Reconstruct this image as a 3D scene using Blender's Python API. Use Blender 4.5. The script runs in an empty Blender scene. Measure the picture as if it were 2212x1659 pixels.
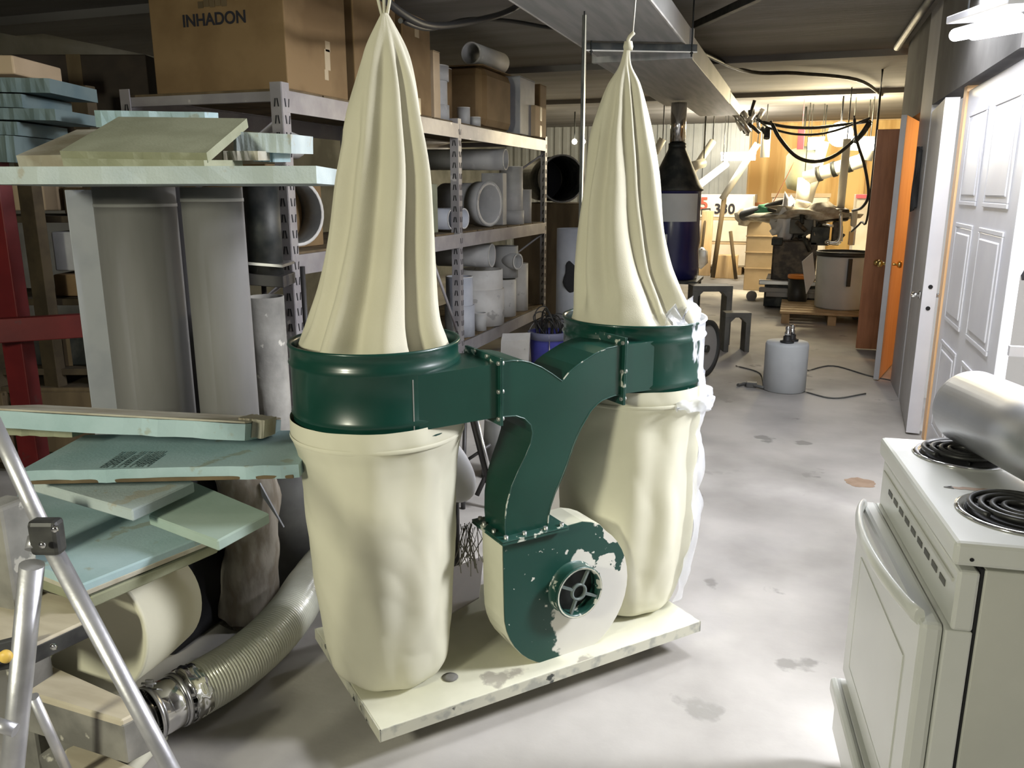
import bpy, bmesh, math, random
from mathutils import Matrix, Vector, noise
R = math.radians
rnd = random.Random(7)
SC = bpy.context.scene
C = SC.collection
# ---------------------------------------------------------------- camera, light, exposure
F_PX, PITCH, YAW, CAM_H = 1750., R(13.5), R(19.1), 1.5
cam = bpy.data.cameras.new('camera'); cam.sensor_width = 36; cam.lens = F_PX/2212*36; cam.clip_start = .05; cam.clip_end = 100
co = bpy.data.objects.new('camera', cam); C.objects.link(co)
co.location = (0, 0, CAM_H); co.rotation_euler = (R(90)-PITCH, 0, YAW); SC.camera = co
SC.view_settings.view_transform = 'Standard'; SC.view_settings.look = 'None'
SC.view_settings.gamma = 1; SC.view_settings.use_curve_mapping = False
SC.view_settings.exposure = -.4
w = bpy.data.worlds.new('world'); SC.world = w; w.use_nodes = True
w.node_tree.nodes['Background'].inputs[0].default_value = (.5, .55, .6, 1)
w.node_tree.nodes['Background'].inputs[1].default_value = .05

def lamp(name, loc, power, col, size=.3, sizey=None, target=None, kind='AREA', spread=None):
    l = bpy.data.lights.new(name, kind); l.energy = power; l.color = col
    if kind == 'AREA':
        l.shape = 'RECTANGLE'; l.size = size; l.size_y = sizey or size
        if spread: l.spread = R(spread)
    else: l.shadow_soft_size = size
    o = bpy.data.objects.new(name, l); C.objects.link(o); o.location = loc
    if target is not None:
        o.rotation_euler = (Vector(target)-Vector(loc)).to_track_quat('-Z', 'Y').to_euler()
    return o
L_NEAR = lamp('near_unseen_lamp', (-1.75, -1.5, 2.0), 50, (1.0, .98, .77), .4, .4, (-1.05, 1.9, 1.15), spread=120)  # unseen lamp well below the ceiling, aimed at the bags to spare the floor
L_MID = lamp('mid_ceiling_lamp', (.55, 3.2, 2.66), 88, (.93, .95, 1.0), .12, .9, (.4, 3.2, 0))
L_FIX = lamp('fixture_lamp', (.55, 4.75, 2.5), 36, (.93, .95, 1.0), .1, .8, (.5, 4.7, 0))
L_ROOM = lamp('side_room_lamp', (2.4, 3.0, 2.5), 300, (.93, .94, 1.0), .6, .6, (1.2, 3.4, .9))
L_FAR1 = lamp('far_room_lamp', (.4, 12.6, 2.45), 560, (1.0, .84, .52), .3, None, None, 'POINT')
L_FAR2 = lamp('far_room_lamp', (-1.2, 14.2, 2.3), 210, (1.0, .93, .78), .2, None, None, 'POINT')
L_FAR3 = lamp('far_room_lamp', (-4.6, 12.5, 2.3), 30, (1.0, .85, .55), .2, None, None, 'POINT')
L_ORG = lamp('orange_room_lamp', (1.7, 7.5, 1.9), 34, (1.0, .60, .26), .2, None, None, 'POINT')

# ---------------------------------------------------------------- helpers
def ray(x, y):
    u = x-1106; v = 829.5-y
    fw = F_PX*math.cos(PITCH)+v*math.sin(PITCH); up = -F_PX*math.sin(PITCH)+v*math.cos(PITCH)
    return Vector((u*math.cos(YAW)-fw*math.sin(YAW), u*math.sin(YAW)+fw*math.cos(YAW), up))
CP = Vector((0, 0, CAM_H))
def PZ(x, y, z=0): r = ray(x, y); return CP+r*((z-CAM_H)/r.z)      # point of a height
def PD(x, y, d): return CP+ray(x, y)*(d/F_PX)                      # point of a depth
def PX(x, y, X): r = ray(x, y); return CP+r*(X/r.x)
def PY(x, y, Y): r = ray(x, y); return CP+r*(Y/r.y)
CR = Vector((math.cos(YAW), math.sin(YAW), 0)); CF = Vector((-math.sin(YAW), math.cos(YAW), 0)); UP = Vector((0, 0, 1))

MATS = {}
def mat(name, c1, c2=None, rough=.6, metal=0, scale=6, lo=.4, hi=.6, bump=0, bscale=60, stretch=(1, 1, 1), emit=None, es=1, trans=0, alpha=1, spec=None, c3=None, s3=30, t3=.68, coat=0, detail=5):
    m = bpy.data.materials.new(name); m.use_nodes = True; nt = m.node_tree; N = nt.nodes; Lk = nt.links.new
    b = N['Principled BSDF']; b.inputs['Roughness'].default_value = rough; b.inputs['Metallic'].default_value = metal
    b.inputs['Base Color'].default_value = (*c1, 1)
    if spec is not None: b.inputs['Specular IOR Level'].default_value = spec
    if coat: b.inputs['Coat Weight'].default_value = coat; b.inputs['Coat Roughness'].default_value = .15
    if trans: b.inputs['Transmission Weight'].default_value = trans
    if alpha < 1: b.inputs['Alpha'].default_value = alpha
    tc = N.new('ShaderNodeTexCoord'); mp = N.new('ShaderNodeMapping'); mp.inputs['Scale'].default_value = stretch
    Lk(tc.outputs['Object'], mp.inputs[0])
    col = None
    if c2:
        n = N.new('ShaderNodeTexNoise'); n.inputs['Scale'].default_value = scale; n.inputs['Detail'].default_value = detail
        cr = N.new('ShaderNodeValToRGB'); cr.color_ramp.elements[0].position = lo; cr.color_ramp.elements[1].position = hi
        cr.color_ramp.elements[0].color = (*c1, 1); cr.color_ramp.elements[1].color = (*c2, 1)
        Lk(mp.outputs[0], n.inputs['Vector']); Lk(n.outputs['Fac'], cr.inputs[0]); col = cr.outputs[0]
        if c3:
            n3 = N.new('ShaderNodeTexNoise'); n3.inputs['Scale'].default_value = s3; n3.inputs['Detail'].default_value = 6
            r3 = N.new('ShaderNodeValToRGB'); r3.color_ramp.elements[0].position = t3; r3.color_ramp.elements[1].position = t3+.03
            mx = N.new('ShaderNodeMix'); mx.data_type = 'RGBA'; mx.inputs[7].default_value = (*c3, 1)
            Lk(mp.outputs[0], n3.inputs['Vector']); Lk(n3.outputs['Fac'], r3.inputs[0]); Lk(r3.outputs[0], mx.inputs[0]); Lk(col, mx.inputs[6]); col = mx.outputs[2]
        Lk(col, b.inputs['Base Color'])
    if bump:
        nb = N.new('ShaderNodeTexNoise'); nb.inputs['Scale'].default_value = bscale; nb.inputs['Detail'].default_value = 4
        bp = N.new('ShaderNodeBump'); bp.inputs['Strength'].default_value = bump; bp.inputs['Distance'].default_value = .01
        Lk(mp.outputs[0], nb.inputs['Vector']); Lk(nb.outputs['Fac'], bp.inputs['Height']); Lk(bp.outputs[0], b.inputs['Normal'])
    if emit: b.inputs['Emission Color'].default_value = (*emit, 1); b.inputs['Emission Strength'].default_value = es
    MATS[name] = m; return m

def nb(): return bmesh.new()
def box(bm, x0, x1, y0, y1, z0, z1, bev=0):
    r = bmesh.ops.create_cube(bm, size=1); vs = r['verts']
    for v in vs: v.co = Vector(((x0+x1)/2+v.co.x*(x1-x0), (y0+y1)/2+v.co.y*(y1-y0), (z0+z1)/2+v.co.z*(z1-z0)))
    if bev: bmesh.ops.bevel(bm, geom=list({e for v in vs for e in v.link_edges}), offset=bev, segments=2, affect='EDGES', profile=.5)
    return bm
def obox(bm, o, ex, ey, ez, bev=0):      # oriented box from a corner and three edge vectors
    o, ex, ey, ez = map(Vector, (o, ex, ey, ez))
    r = bmesh.ops.create_cube(bm, size=1); vs = r['verts']
    for v in vs: v.co = o+ex*(v.co.x+.5)+ey*(v.co.y+.5)+ez*(v.co.z+.5)
    bmesh.ops.recalc_face_normals(bm, faces=list({f for v in vs for f in v.link_faces}))
    if bev: bmesh.ops.bevel(bm, geom=list({e for v in vs for e in v.link_edges}), offset=bev, segments=2, affect='EDGES', profile=.5)
    return bm
def frame_of(d):
    d = Vector(d).normalized(); a = Vector((0, 0, 1)) if abs(d.z) < .9 else Vector((1, 0, 0))
    s = d.cross(a).normalized(); return d, s, s.cross(d)
def loft(bm, rings, closed=True, caps=(True, True), smooth=True):
    vr = [[bm.verts.new(p) for p in ring] for ring in rings]
    n = len(vr[0]); m = n if closed else n-1; fs = []
    for a, b in zip(vr, vr[1:]):
        for i in range(m):
            j = (i+1) % n
            f = bm.faces.new((a[i], a[j], b[j], b[i])); f.smooth = smooth; fs.append(f)
    if caps[0]: fs.append(bm.faces.new(vr[0][::-1]))
    if caps[1]: fs.append(bm.faces.new(vr[-1]))
    return bm
def cyl(bm, a, b, r, r2=None, n=20, caps=(True, True), smooth=True):
    a, b = Vector(a), Vector(b); r2 = r if r2 is None else r2
    d, s, t = frame_of(b-a)
    ring = lambda c, q: [c+(s*math.cos(i*2*math.pi/n)+t*math.sin(i*2*math.pi/n))*q for i in range(n)]
    return loft(bm, [ring(a, r), ring(b, r2)], caps=caps, smooth=smooth)
def hollow(bm, a, b, r, th=.01, n=28):
    a, b = Vector(a), Vector(b); d, s, t = frame_of(b-a)
    ring = lambda c, q: [c+(s*math.cos(i*2*math.pi/n)+t*math.sin(i*2*math.pi/n))*q for i in range(n)]
    rs = [ring(a, r), ring(b, r), ring(b, r-th), ring(a, r-th), ring(a, r)]
    loft(bm, rs, caps=(False, False)); bmesh.ops.remove_doubles(bm, verts=bm.verts, dist=1e-6); return bm
def lathe(bm, c, prof, n=32, axis=(0, 0, 1), caps=(True, True)):
    c = Vector(c); d, s, t = frame_of(axis)
    return loft(bm, [[c+d*h+(s*math.cos(i*2*math.pi/n)+t*math.sin(i*2*math.pi/n))*max(r, 1e-4) for i in range(n)] for r, h in prof], caps=caps)
def smoothpath(pts, k=6):
    pts = [Vector(p) for p in pts]; P = [pts[0]*2-pts[1]]+pts+[pts[-1]*2-pts[-2]]; out = []
    for i in range(1, len(P)-2):
        for j in range(k):
            t = j/k; a, b, c, d = P[i-1:i+3]
            out.append(.5*((2*b)+(c-a)*t+(2*a-5*b+4*c-d)*t*t+(3*b-a-3*c+d)*t**3))
    out.append(pts[-1]); return out
def tube(bm, pts, r, n=8, rf=None, smooth=True, caps=(True, True)):
    rings = []; up = None
    for i, p in enumerate(pts):
        d = (pts[min(i+1, len(pts)-1)]-pts[max(i-1, 0)]).normalized()
        if up is None: _, s, t = frame_of(d)
        else:
            s = (up-d*up.dot(d)).normalized(); t = d.cross(s)
        up = s; q = rf(i/(len(pts)-1)) if rf else r
        rings.append([p+(s*math.cos(k*2*math.pi/n)+t*math.sin(k*2*math.pi/n))*q for k in range(n)])
    return loft(bm, rings, caps=caps, smooth=smooth)
def slab(bm, top, th, bev=.004):
    top = [Vector(p) for p in top]; n = (top[1]-top[0]).cross(top[2]-top[0]).normalized()
    if n.z < 0: n = -n
    a = [bm.verts.new(p) for p in top]; b = [bm.verts.new(p-n*th) for p in top]; k = len(top)
    bm.faces.new(a); bm.faces.new(b[::-1])
    for i in range(k): bm.faces.new((a[i], b[i], b[(i+1) % k], a[(i+1) % k]))
    bmesh.ops.recalc_face_normals(bm, faces=bm.faces)
    if bev: bmesh.ops.bevel(bm, geom=bm.edges[:], offset=bev, segments=1, affect='EDGES')
    return bm
def prism(bm, pts, f0, f1):   # polygon in 2D mapped by two functions to front and back
    a = [bm.verts.new(f0(*p)) for p in pts]; b = [bm.verts.new(f1(*p)) for p in pts]; k = len(pts)
    bm.faces.new(a); bm.faces.new(b[::-1])
    for i in range(k): bm.faces.new((a[i], b[i], b[(i+1) % k], a[(i+1) % k]))
    bmesh.ops.recalc_face_normals(bm, faces=bm.faces); return bm

MW = {}
def thing(name, label, cat, loc, rz=0, group=None):
    o = bpy.data.objects.new(name, None); C.objects.link(o); o.location = loc; o.rotation_euler = (0, 0, rz); o.empty_display_size = .1
    o['label'] = label; o['category'] = cat
    if group: o['group'] = group
    MW[o.name] = Matrix.Translation(Vector(loc)) @ Matrix.Rotation(rz, 4, 'Z'); return o
def obj(name, bm, m, parent=None, local=False, label=None, flat=False):
    if parent is not None and not local: bm.transform(MW[parent.name].inverted())
    me = bpy.data.meshes.new(name); bm.to_mesh(me); bm.free()
    me.materials.append(MATS[m] if isinstance(m, str) else m)
    o = bpy.data.objects.new(name, me); C.objects.link(o)
    if parent is not None: o.parent = parent; MW[o.name] = MW[parent.name]
    if label: o['label'] = label
    return o
def single(name, bm, m, label, cat, group=None, org=None):   # a thing of one mesh, its origin at its own base centre
    zs = [v.co for v in bm.verts]; mn = Vector([min(c[i] for c in zs) for i in range(3)]); mx = Vector([max(c[i] for c in zs) for i in range(3)])
    o_ = Vector(((mn.x+mx.x)/2, (mn.y+mx.y)/2, mn.z)); bm.transform(Matrix.Translation(-o_))
    o = obj(name, bm, m); o.location = o_; o['label'] = label; o['category'] = cat
    if group: o['group'] = group
    MW[o.name] = Matrix.Translation(o_)
    return o
def struct(name, bm, m):
    o = obj(name, bm, m); o['kind'] = 'structure'; MW[o.name] = Matrix.Identity(4); return o
def text(name, s, size, m, parent, o, ex, ez, depth=.001, world=True):   # lettering laid on a plane, o = centre, ex = reading direction, ez = up
    cu = bpy.data.curves.new(name, 'FONT'); cu.body = s; cu.size = size; cu.align_x = 'CENTER'; cu.align_y = 'CENTER'; cu.extrude = depth; cu.offset = size*.022
    to = bpy.data.objects.new('tmp', cu); C.objects.link(to); bpy.context.view_layer.update()
    me = bpy.data.meshes.new_from_object(to.evaluated_get(bpy.context.evaluated_depsgraph_get())); bpy.data.objects.remove(to)
    ex, ez = Vector(ex).normalized(), Vector(ez).normalized(); en = ex.cross(ez)
    mm = Matrix((ex, ez, en)).transposed().to_4x4(); mm.translation = Vector(o)
    bm = bmesh.new(); bm.from_mesh(me); bm.transform(mm)
    return obj(name, bm, m, parent, local=not world)

# ---------------------------------------------------------------- materials
def worn_green():      # green paint rubbed to bare white metal towards one side of the ring
    m = bpy.data.materials.new('greenworn'); m.use_nodes = True; nt = m.node_tree; N = nt.nodes; L = nt.links.new
    b = N['Principled BSDF']; b.inputs['Roughness'].default_value = .28; b.inputs['Coat Weight'].default_value = .3
    tc = N.new('ShaderNodeTexCoord'); dp = N.new('ShaderNodeVectorMath'); dp.operation = 'DOT_PRODUCT'; dp.inputs[1].default_value = (.868, -.497, 0)
    L(tc.outputs['Object'], dp.inputs[0])
    mp = N.new('ShaderNodeMapping'); mp.inputs['Scale'].default_value = (1, 1, .35); L(tc.outputs['Object'], mp.inputs[0])
    n = N.new('ShaderNodeTexNoise'); n.inputs['Scale'].default_value = 26; n.inputs['Detail'].default_value = 6; L(mp.outputs[0], n.inputs[0])
    a = N.new('ShaderNodeMath'); a.operation = 'MULTIPLY_ADD'; a.inputs[1].default_value = .16; L(n.outputs['Fac'], a.inputs[0]); L(dp.outputs['Value'], a.inputs[2])
    c = N.new('ShaderNodeMapRange'); c.inputs['From Min'].default_value = .978; c.inputs['From Max'].default_value = .990; L(a.outputs[0], c.inputs['Value'])
    mx = N.new('ShaderNodeMix'); mx.data_type = 'RGBA'; mx.inputs[6].default_value = (.003, .038, .026, 1); mx.inputs[7].default_value = (.62, .64, .68, 1)
    L(c.outputs[0], mx.inputs[0]); L(mx.outputs[2], b.inputs['Base Color']); MATS['greenworn'] = m
mat('floor', (.24, .227, .21), (.47, .448, .42), .75, scale=1.3, lo=.30, hi=.62, bump=.12, bscale=25, c3=(.25, .24, .22), s3=3.1, t3=.64, detail=10)
mat('ceiling', (.16, .15, .14), (.27, .26, .245), .9, scale=1.2, stretch=(.35, 2.2, 1), bump=.3, bscale=14, lo=.3, hi=.7)
mat('concrete', (.12, .12, .10), (.2, .2, .175), .9, scale=2.0, bump=.2, bscale=20)
mat('backwall', (.4, .39, .36), None, .9)
mat('greywall', (.44, .43, .43), (.5, .49, .49), .7, scale=3)
mat('header', (.07, .066, .062), (.11, .105, .10), .9, scale=3)  # dark colour puts the shade above the doors into the wall
mat('whitepaint', (.74, .74, .78), (.68, .68, .73), .35, scale=3)
mat('plywood', (.62, .36, .11), (.86, .60, .24), .6, scale=3, stretch=(1.6, 1, .15), bump=.05)
mat('steelwall', (.42, .44, .44), (.5, .52, .52), .45, scale=2, metal=.3)
mat('studwood', (.72, .52, .28), (.8, .6, .36), .6, scale=8, stretch=(4, 4, .4))
mat('orangewood', (.80, .50, .25), (.86, .57, .31), .5, scale=6, stretch=(4, 4, .5))
mat('rustwood', (.38, .15, .065), (.48, .20, .09), .5, scale=6, stretch=(4, 4, .5))
mat('metal_dark', (.03, .035, .035), (.07, .07, .065), .55, .6, scale=10)
mat('galv', (.55, .55, .56), (.68, .68, .69), .32, 1.0, scale=7, lo=.3, hi=.7)
mat('duct', (.36, .37, .36), (.46, .46, .45), .6, .25, scale=3, stretch=(6, .5, 1))
mat('rackpaint', (.30, .285, .30), (.39, .375, .38), .42, .25, scale=5, bump=.05, c3=(.62, .6, .58), s3=10, t3=.68)
mat('slot', (.01, .01, .012), None, .8)
mat('chrome', (.8, .8, .8), None, .12, 1)
mat('brushed', (.46, .465, .48), (.54, .545, .56), .40, .85, scale=5, stretch=(1, 1, 1))
mat('aluminium', (.50, .50, .53), (.60, .60, .63), .38, .75, scale=14, bump=.04)
mat('cardboard', (.19, .118, .050), (.24, .155, .07), .8, scale=4)
mat('cardboard_pale', (.50, .38, .24), (.56, .43, .28), .8, scale=4)
mat('tape', (.55, .45, .3), None, .18, 0, spec=.9)
mat('ink', (.012, .012, .02), None, .7)
mat('inkred', (.5, .1, .06), None, .7)
mat('pipegrey', (.38, .38, .37), (.46, .46, .45), .65, scale=6, c3=(.55, .54, .52), s3=12, t3=.66)
mat('pipepale', (.60, .585, .55), (.70, .69, .66), .7, scale=6, c3=(.45, .44, .42), s3=9, t3=.62)
mat('pipeblue', (.36, .38, .43), (.44, .46, .50), .6, scale=5)
mat('sono', (.19, .187, .18), (.27, .265, .265), .7, scale=3, stretch=(2, 2, .35), lo=.3, hi=.7)
mat('foam', (.33, .47, .49), (.40, .54, .57), .8, scale=6, bump=.1, bscale=120, c3=(.34, .40, .36), s3=9, t3=.66)
mat('foamwhite', (.49, .56, .55), (.43, .50, .50), .85, scale=7, bump=.15, bscale=140, c3=(.42, .42, .36), s3=9, t3=.64)
mat('foamolive', (.25, .26, .17), (.30, .31, .21), .85, scale=6, bump=.1, bscale=120)
mat('foamsage', (.33, .43, .37), (.37, .47, .41), .85, scale=6, bump=.05)
mat('foamdirty', (.36, .32, .24), (.48, .46, .38), .9, scale=9, bump=.2, bscale=60)
mat('foamdark', (.085, .13, .14), (.12, .165, .165), .85, scale=6)
mat('redpaint', (.11, .006, .008), (.14, .009, .010), .5, scale=8, c3=(.1, .02, .02), s3=15, t3=.66)
mat('oldwood', (.10, .07, .035), (.16, .115, .06), .8, scale=8, stretch=(1, 1, .2))
mat('darkwood', (.045, .032, .016), (.075, .055, .028), .85, scale=8)
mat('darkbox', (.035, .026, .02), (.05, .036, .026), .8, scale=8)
mat('plytread', (.50, .44, .33), (.58, .52, .40), .75, scale=6, stretch=(1, 4, 1))
mat('weathered', (.16, .155, .14), (.30, .29, .26), .85, scale=5, bump=.2, bscale=30, c3=(.5, .48, .42), s3=14, t3=.64)
mat('blackrubber', (.02, .02, .02), (.045, .045, .042), .55, scale=20)
mat('logpaper', (.28, .24, .19), (.46, .42, .36), .85, scale=10, stretch=(2, 2, .7), bump=.15, bscale=25)
mat('cream', (.60, .585, .46), (.64, .62, .49), .75, scale=5)
mat('cloth', (.50, .475, .365), (.54, .515, .40), .85, scale=3, bump=.12, bscale=420)
mat('plasticbag', (.85, .87, .92), None, .28, trans=.3, alpha=.55, bump=.5, bscale=14)
mat('basecream', (.58, .575, .45), (.67, .66, .53), .7, scale=4, c3=(.36, .34, .28), s3=5, t3=.66)
mat('edgeworn', (.52, .51, .42), (.34, .34, .3), .7, scale=18, lo=.5, hi=.62, c3=(.05, .055, .05), s3=16, t3=.64)
mat('green', (.0025, .036, .025), (.005, .044, .031), .32, scale=5, coat=.3, c3=(.10, .16, .14), s3=12, t3=.73)
mat('greenchip', (.006, .046, .034), (.02, .07, .055), .38, scale=6, c3=(.50, .52, .45), s3=24, t3=.60, coat=.2)
mat('fanblack', (.01, .013, .012), None, .5)
mat('fangrill', (.10, .13, .12), (.14, .17, .16), .5, scale=20)
mat('boltmetal', (.45, .46, .43), None, .4, .8)
mat('hose', (.70, .71, .60), (.62, .62, .52), .22, scale=6, trans=.15, spec=.8)
mat('enamel', (.60, .61, .58), (.65, .66, .63), .3, scale=2, coat=.4)
mat('enameldull', (.50, .505, .46), (.56, .56, .51), .4, scale=3)
mat('coil', (.025, .025, .025), (.05, .05, .05), .45, scale=20, metal=.3)
mat('bluepail', (.045, .05, .30), (.06, .065, .34), .4, scale=4)
mat('paillid', (.14, .15, .24), None, .5)
mat('wire', (.02, .02, .02), None, .5)
mat('drumblue', (.010, .012, .075), (.014, .016, .09), .3, scale=4, coat=.3)
mat('greyframe', (.09, .09, .085), (.13, .13, .12), .6, scale=8)
mat('rubber', (.03, .03, .03), None, .7)
mat('discgrey', (.30, .29, .28), None, .6)
mat('canwhite', (.50, .52, .53), (.55, .57, .58), .6, scale=4)
mat('signwhite', (.78, .74, .66), (.7, .64, .54), .7, scale=3)
mat('pipewhite', (.72, .70, .62), None, .5)
mat('pinkred', (.6, .12, .16), None, .5)
mat('machine', (.035, .028, .024), (.10, .08, .06), .5, .4, scale=14)
mat('bagcloth', (.60, .56, .48), (.4, .34, .26), .8, scale=12)
mat('greencloth', (.1, .35, .22), None, .8)
mat('palletwood', (.34, .24, .13), (.42, .31, .18), .8, scale=8)
mat('orangelid', (.75, .25, .04), None, .5)
mat('foamprint', (.12, .17, .17), None, .8)
mat('yellowknob', (.72, .48, .10), None, .5)
mat('glow', (1, 1, 1), emit=(1.0, .97, .92), es=14)
mat('glowwarm', (1, 1, 1), emit=(1.0, .93, .75), es=30)
mat('glowtube', (1, 1, 1), emit=(1.0, 1.0, .97), es=5)
mat('glowbig', (1, 1, 1), emit=(.92, .94, 1.0), es=9)
mat('brass', (.75, .55, .2), None, .25, 1)
mat('clearwrap', (.75, .78, .84), (.45, .36, .34), .12, scale=5, spec=1, bump=.8, bscale=16, stretch=(1, 1, 3), lo=.5, hi=.7)
mat('sheetwhite', (.80, .80, .83), None, .5)
mat('whiteboard', (.60, .56, .56), None, .5)
mat('greycloth', (.16, .16, .16), None, .9)
mat('stain', (.30, .20, .14), (.36, .25, .18), .6, scale=14)
mat('rope', (.55, .53, .45), None, .8)
mat('leg_dark', (.03, .028, .028), None, .5)

# ================================================================ the setting
CEIL = 2.75
struct('floor', box(nb(), -6, 4.5, -2.5, 17, -.1, 0), 'floor')
struct('ceiling', box(nb(), -6, 4.5, -2.5, 17, CEIL, CEIL+.1), 'ceiling')
struct('wall_back', box(nb(), -6, 4.5, -2.6, -2.5, 0, CEIL), 'backwall')
struct('wall_left', box(nb(), -6.1, -6, -2.5, 17, 0, CEIL), 'concrete')
struct('wall_far', box(nb(), -6, 4.5, 16.9, 17.1, 0, CEIL), 'backwall')
struct('wall_east', box(nb(), 4.4, 4.5, -2.5, 17, 0, CEIL), 'backwall')
# beams under the slab
for i, yy in enumerate((4.9, 8.6, 11.8)):
    struct('trim_%d' % (i+1), box(nb(), -6, 4.4, yy, yy+.35, CEIL-.06, CEIL), 'ceiling')
# far wall cladding: plywood sheets and corrugated steel
pw = struct('trim_4', box(nb(), -1.0, 4.4, 16.86, 16.9, 0, CEIL), 'studwood')
x = -.98
for k in range(5): obj('plywood_sheet', box(nb(), x+k*1.06, x+k*1.06+1.04, 16.82, 16.86, .02, CEIL-.02, .004), 'plywood', pw)
cs = struct('trim_5', box(nb(), -6, -1.0, 16.86, 16.9, 0, CEIL), 'steelwall')
b = nb()
for k in range(28): box(b, -5.95+k*.177, -5.86+k*.177, 16.83, 16.86, 0, CEIL)
obj('steel_cladding', b, 'steelwall', cs)['kind'] = 'stuff'
# right-hand wall, X = .8 and beyond, in pieces between the openings
WX = .80
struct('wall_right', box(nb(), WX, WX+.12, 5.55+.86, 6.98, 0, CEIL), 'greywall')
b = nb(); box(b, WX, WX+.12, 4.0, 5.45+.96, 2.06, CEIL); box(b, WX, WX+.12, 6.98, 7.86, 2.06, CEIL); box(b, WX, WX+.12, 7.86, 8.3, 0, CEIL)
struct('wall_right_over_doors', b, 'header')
struct('wall_partition', box(nb(), WX+.12, 4.4, 6.5, 6.6, 0, CEIL), 'backwall')
struct('wall_partition_far', box(nb(), WX+.12, 4.4, 8.2, 8.3, 0, CEIL), 'orangewood')
struct('wall_room', box(nb(), 2.9, 3.0, -2.5, 6.5, 0, CEIL), 'backwall')
struct('wall_room_right', box(nb(), 3.0, 4.4, -2.5, -2.4, 0, CEIL), 'backwall')
struct('wall_orange', box(nb(), 2.6, 2.7, 6.6, 8.2, 0, CEIL), 'orangewood')
struct('trim_6', box(nb(), .86, 1.0, 6.99, 7.05, 0, 2.06), 'orangewood')
# stud framing of the bright side room
p = PX(2196, 300, .98)
b = nb(); box(b, .93, .97, 3.55, 3.64, 0, CEIL)
struct('trim_7', b, 'studwood')
struct('trim_8', box(nb(), 1.02, 1.06, 3.3, 3.38, 0, CEIL), 'studwood')
struct('trim_9', box(nb(), .84, 2.9, 3.66, 3.69, .85, .89), 'whitepaint')

# ---- doors on the right
def panel_leaf(o, ex, en, wdt, hgt, th, root, m, panels, z0=.012):
    # door slab with raised panels on the side that faces en
    o, ex, en = Vector(o), Vector(ex), Vector(en)
    obj('leaf', obox(nb(), o+UP*z0, ex*wdt, -en*th, UP*hgt, .003), m, root)
    for (a, c, z_, h_) in panels:
        b = nb()
        obox(b, o+ex*a+UP*z_-en*.001, ex*c, en*.006, UP*h_, .004)
        obox(b, o+ex*(a+.028)+UP*(z_+.028)-en*.001, ex*(c-.056), en*.012, UP*(h_-.056), .006)
        fr = nb(); 
        obox(fr, o+ex*(a-.022)+UP*(z_-.022), ex*(c+.044), en*.008, UP*.022, .003); obox(fr, o+ex*(a-.022)+UP*(z_+h_), ex*(c+.044), en*.008, UP*.022, .003)
        obox(fr, o+ex*(a-.022)+UP*z_, ex*.022, en*.008, UP*h_, .003); obox(fr, o+ex*(a+c)+UP*z_, ex*.022, en*.008, UP*h_, .003)
        pp = obj('door_panel', b, m, root); obj('panel_moulding', fr, m, pp)
d = thing('door_1', 'white panelled door leaf standing flat along the right side, under the bright ceiling fixture', 'door', (.84, 5.28, 0))
y0 = 5.30; y1 = 3.86
panel_leaf((.84, y0, 0), (0, -1, 0), (-1, 0, 0), y0-y1, 2.02, .045, d, 'whitepaint',
           [(.16, .42, .16, .48), (.16, .42, .80, .50), (.16, .42, 1.44, .44), (.80, .46, .16, .48), (.80, .46, .80, .50), (.80, .46, 1.44, .44)])
d2 = thing('door_2', 'white door ajar, its narrow edge with two round latch holes facing the camera', 'door', (.795, 5.45, 0))
e = Vector((.06, 1, 0)).normalized(); n2 = Vector((-1, .06, 0)).normalized()
obj('leaf', obox(nb(), Vector((.745, 5.44, .012)), e*.93, -n2*.075, UP*2.0, .003), 'greywall', d2)
obj('edge_strip', obox(nb(), Vector((.744, 5.434, .012)), e*.006, -n2*.077, UP*2.0, .001), 'whitepaint', d2, label='bright white door edge')
for z_ in (.93, .80):
    obj('latch_hole', cyl(nb(), (.784, 5.4335, z_), (.784, 5.429, z_), .013, n=16), 'slot', d2)
for s in (-1, 1):
    hx = .745 if s < 0 else .82
    b = nb(); cyl(b, (hx, 5.52, .87), (hx+s*.05, 5.52, .87), .014, n=14); cyl(b, (hx+s*.045, 5.525, .87), (hx+s*.05, 5.43, .872), .009, .007, n=12); cyl(b, (hx, 5.52, .87), (hx+s*.008, 5.52, .87), .028, n=18)
    obj('lever_handle', b, 'chrome', d2, label='chrome lever')
b = nb(); box(b, .83, .93, 5.31, 5.40, 0, 2.06)
struct('trim_10', b, 'orangewood')
d3 = thing('door_3', 'orange-lit door standing ajar with a brass knob on each side', 'door', (.68, 6.98, 0))
e = Vector((.20, .83, 0)).normalized(); n3 = Vector((-e.y, e.x, 0))
obj('leaf', obox(nb(), Vector((.672, 6.97, .012)), e*.80, -n3*.04, UP*2.03, .003), 'orangewood', d3)
obj('edge_strip', obox(nb(), Vector((.671, 6.966, .012)), e*.005, -n3*.04, UP*2.03, .001), 'greywall', d3)
for s in (-1, 1):
    q = Vector((.672, 6.97, .93))+e*.07-n3*.02
    b = nb(); cyl(b, q, q+n3*(-s)*.055, .011, n=12); lathe(b, q-n3*s*.05, [(.01, 0), (.026, .008), (.03, .022), (.024, .036), (.0, .04)], 16, axis=-n3*s)
    obj('door_knob', b, 'brass', d3)
d4 = thing('door_4', 'rust-brown door leaf beyond the orange door, with a small knob', 'door', (.65, 8.35, 0))
obj('leaf', box(nb(), .62, .95, 8.34, 8.38, .012, 2.03, .003), 'rustwood', d4)
q = PY(1893, 566, 8.34)
b = nb(); lathe(b, (q.x, 8.34, q.z), [(.01, 0), (.01, .03), (.025, .036), (.028, .05), (.02, .062), (0, .065)], 16, axis=(0, -1, 0)); obj('door_knob', b, 'brass', d4)
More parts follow.
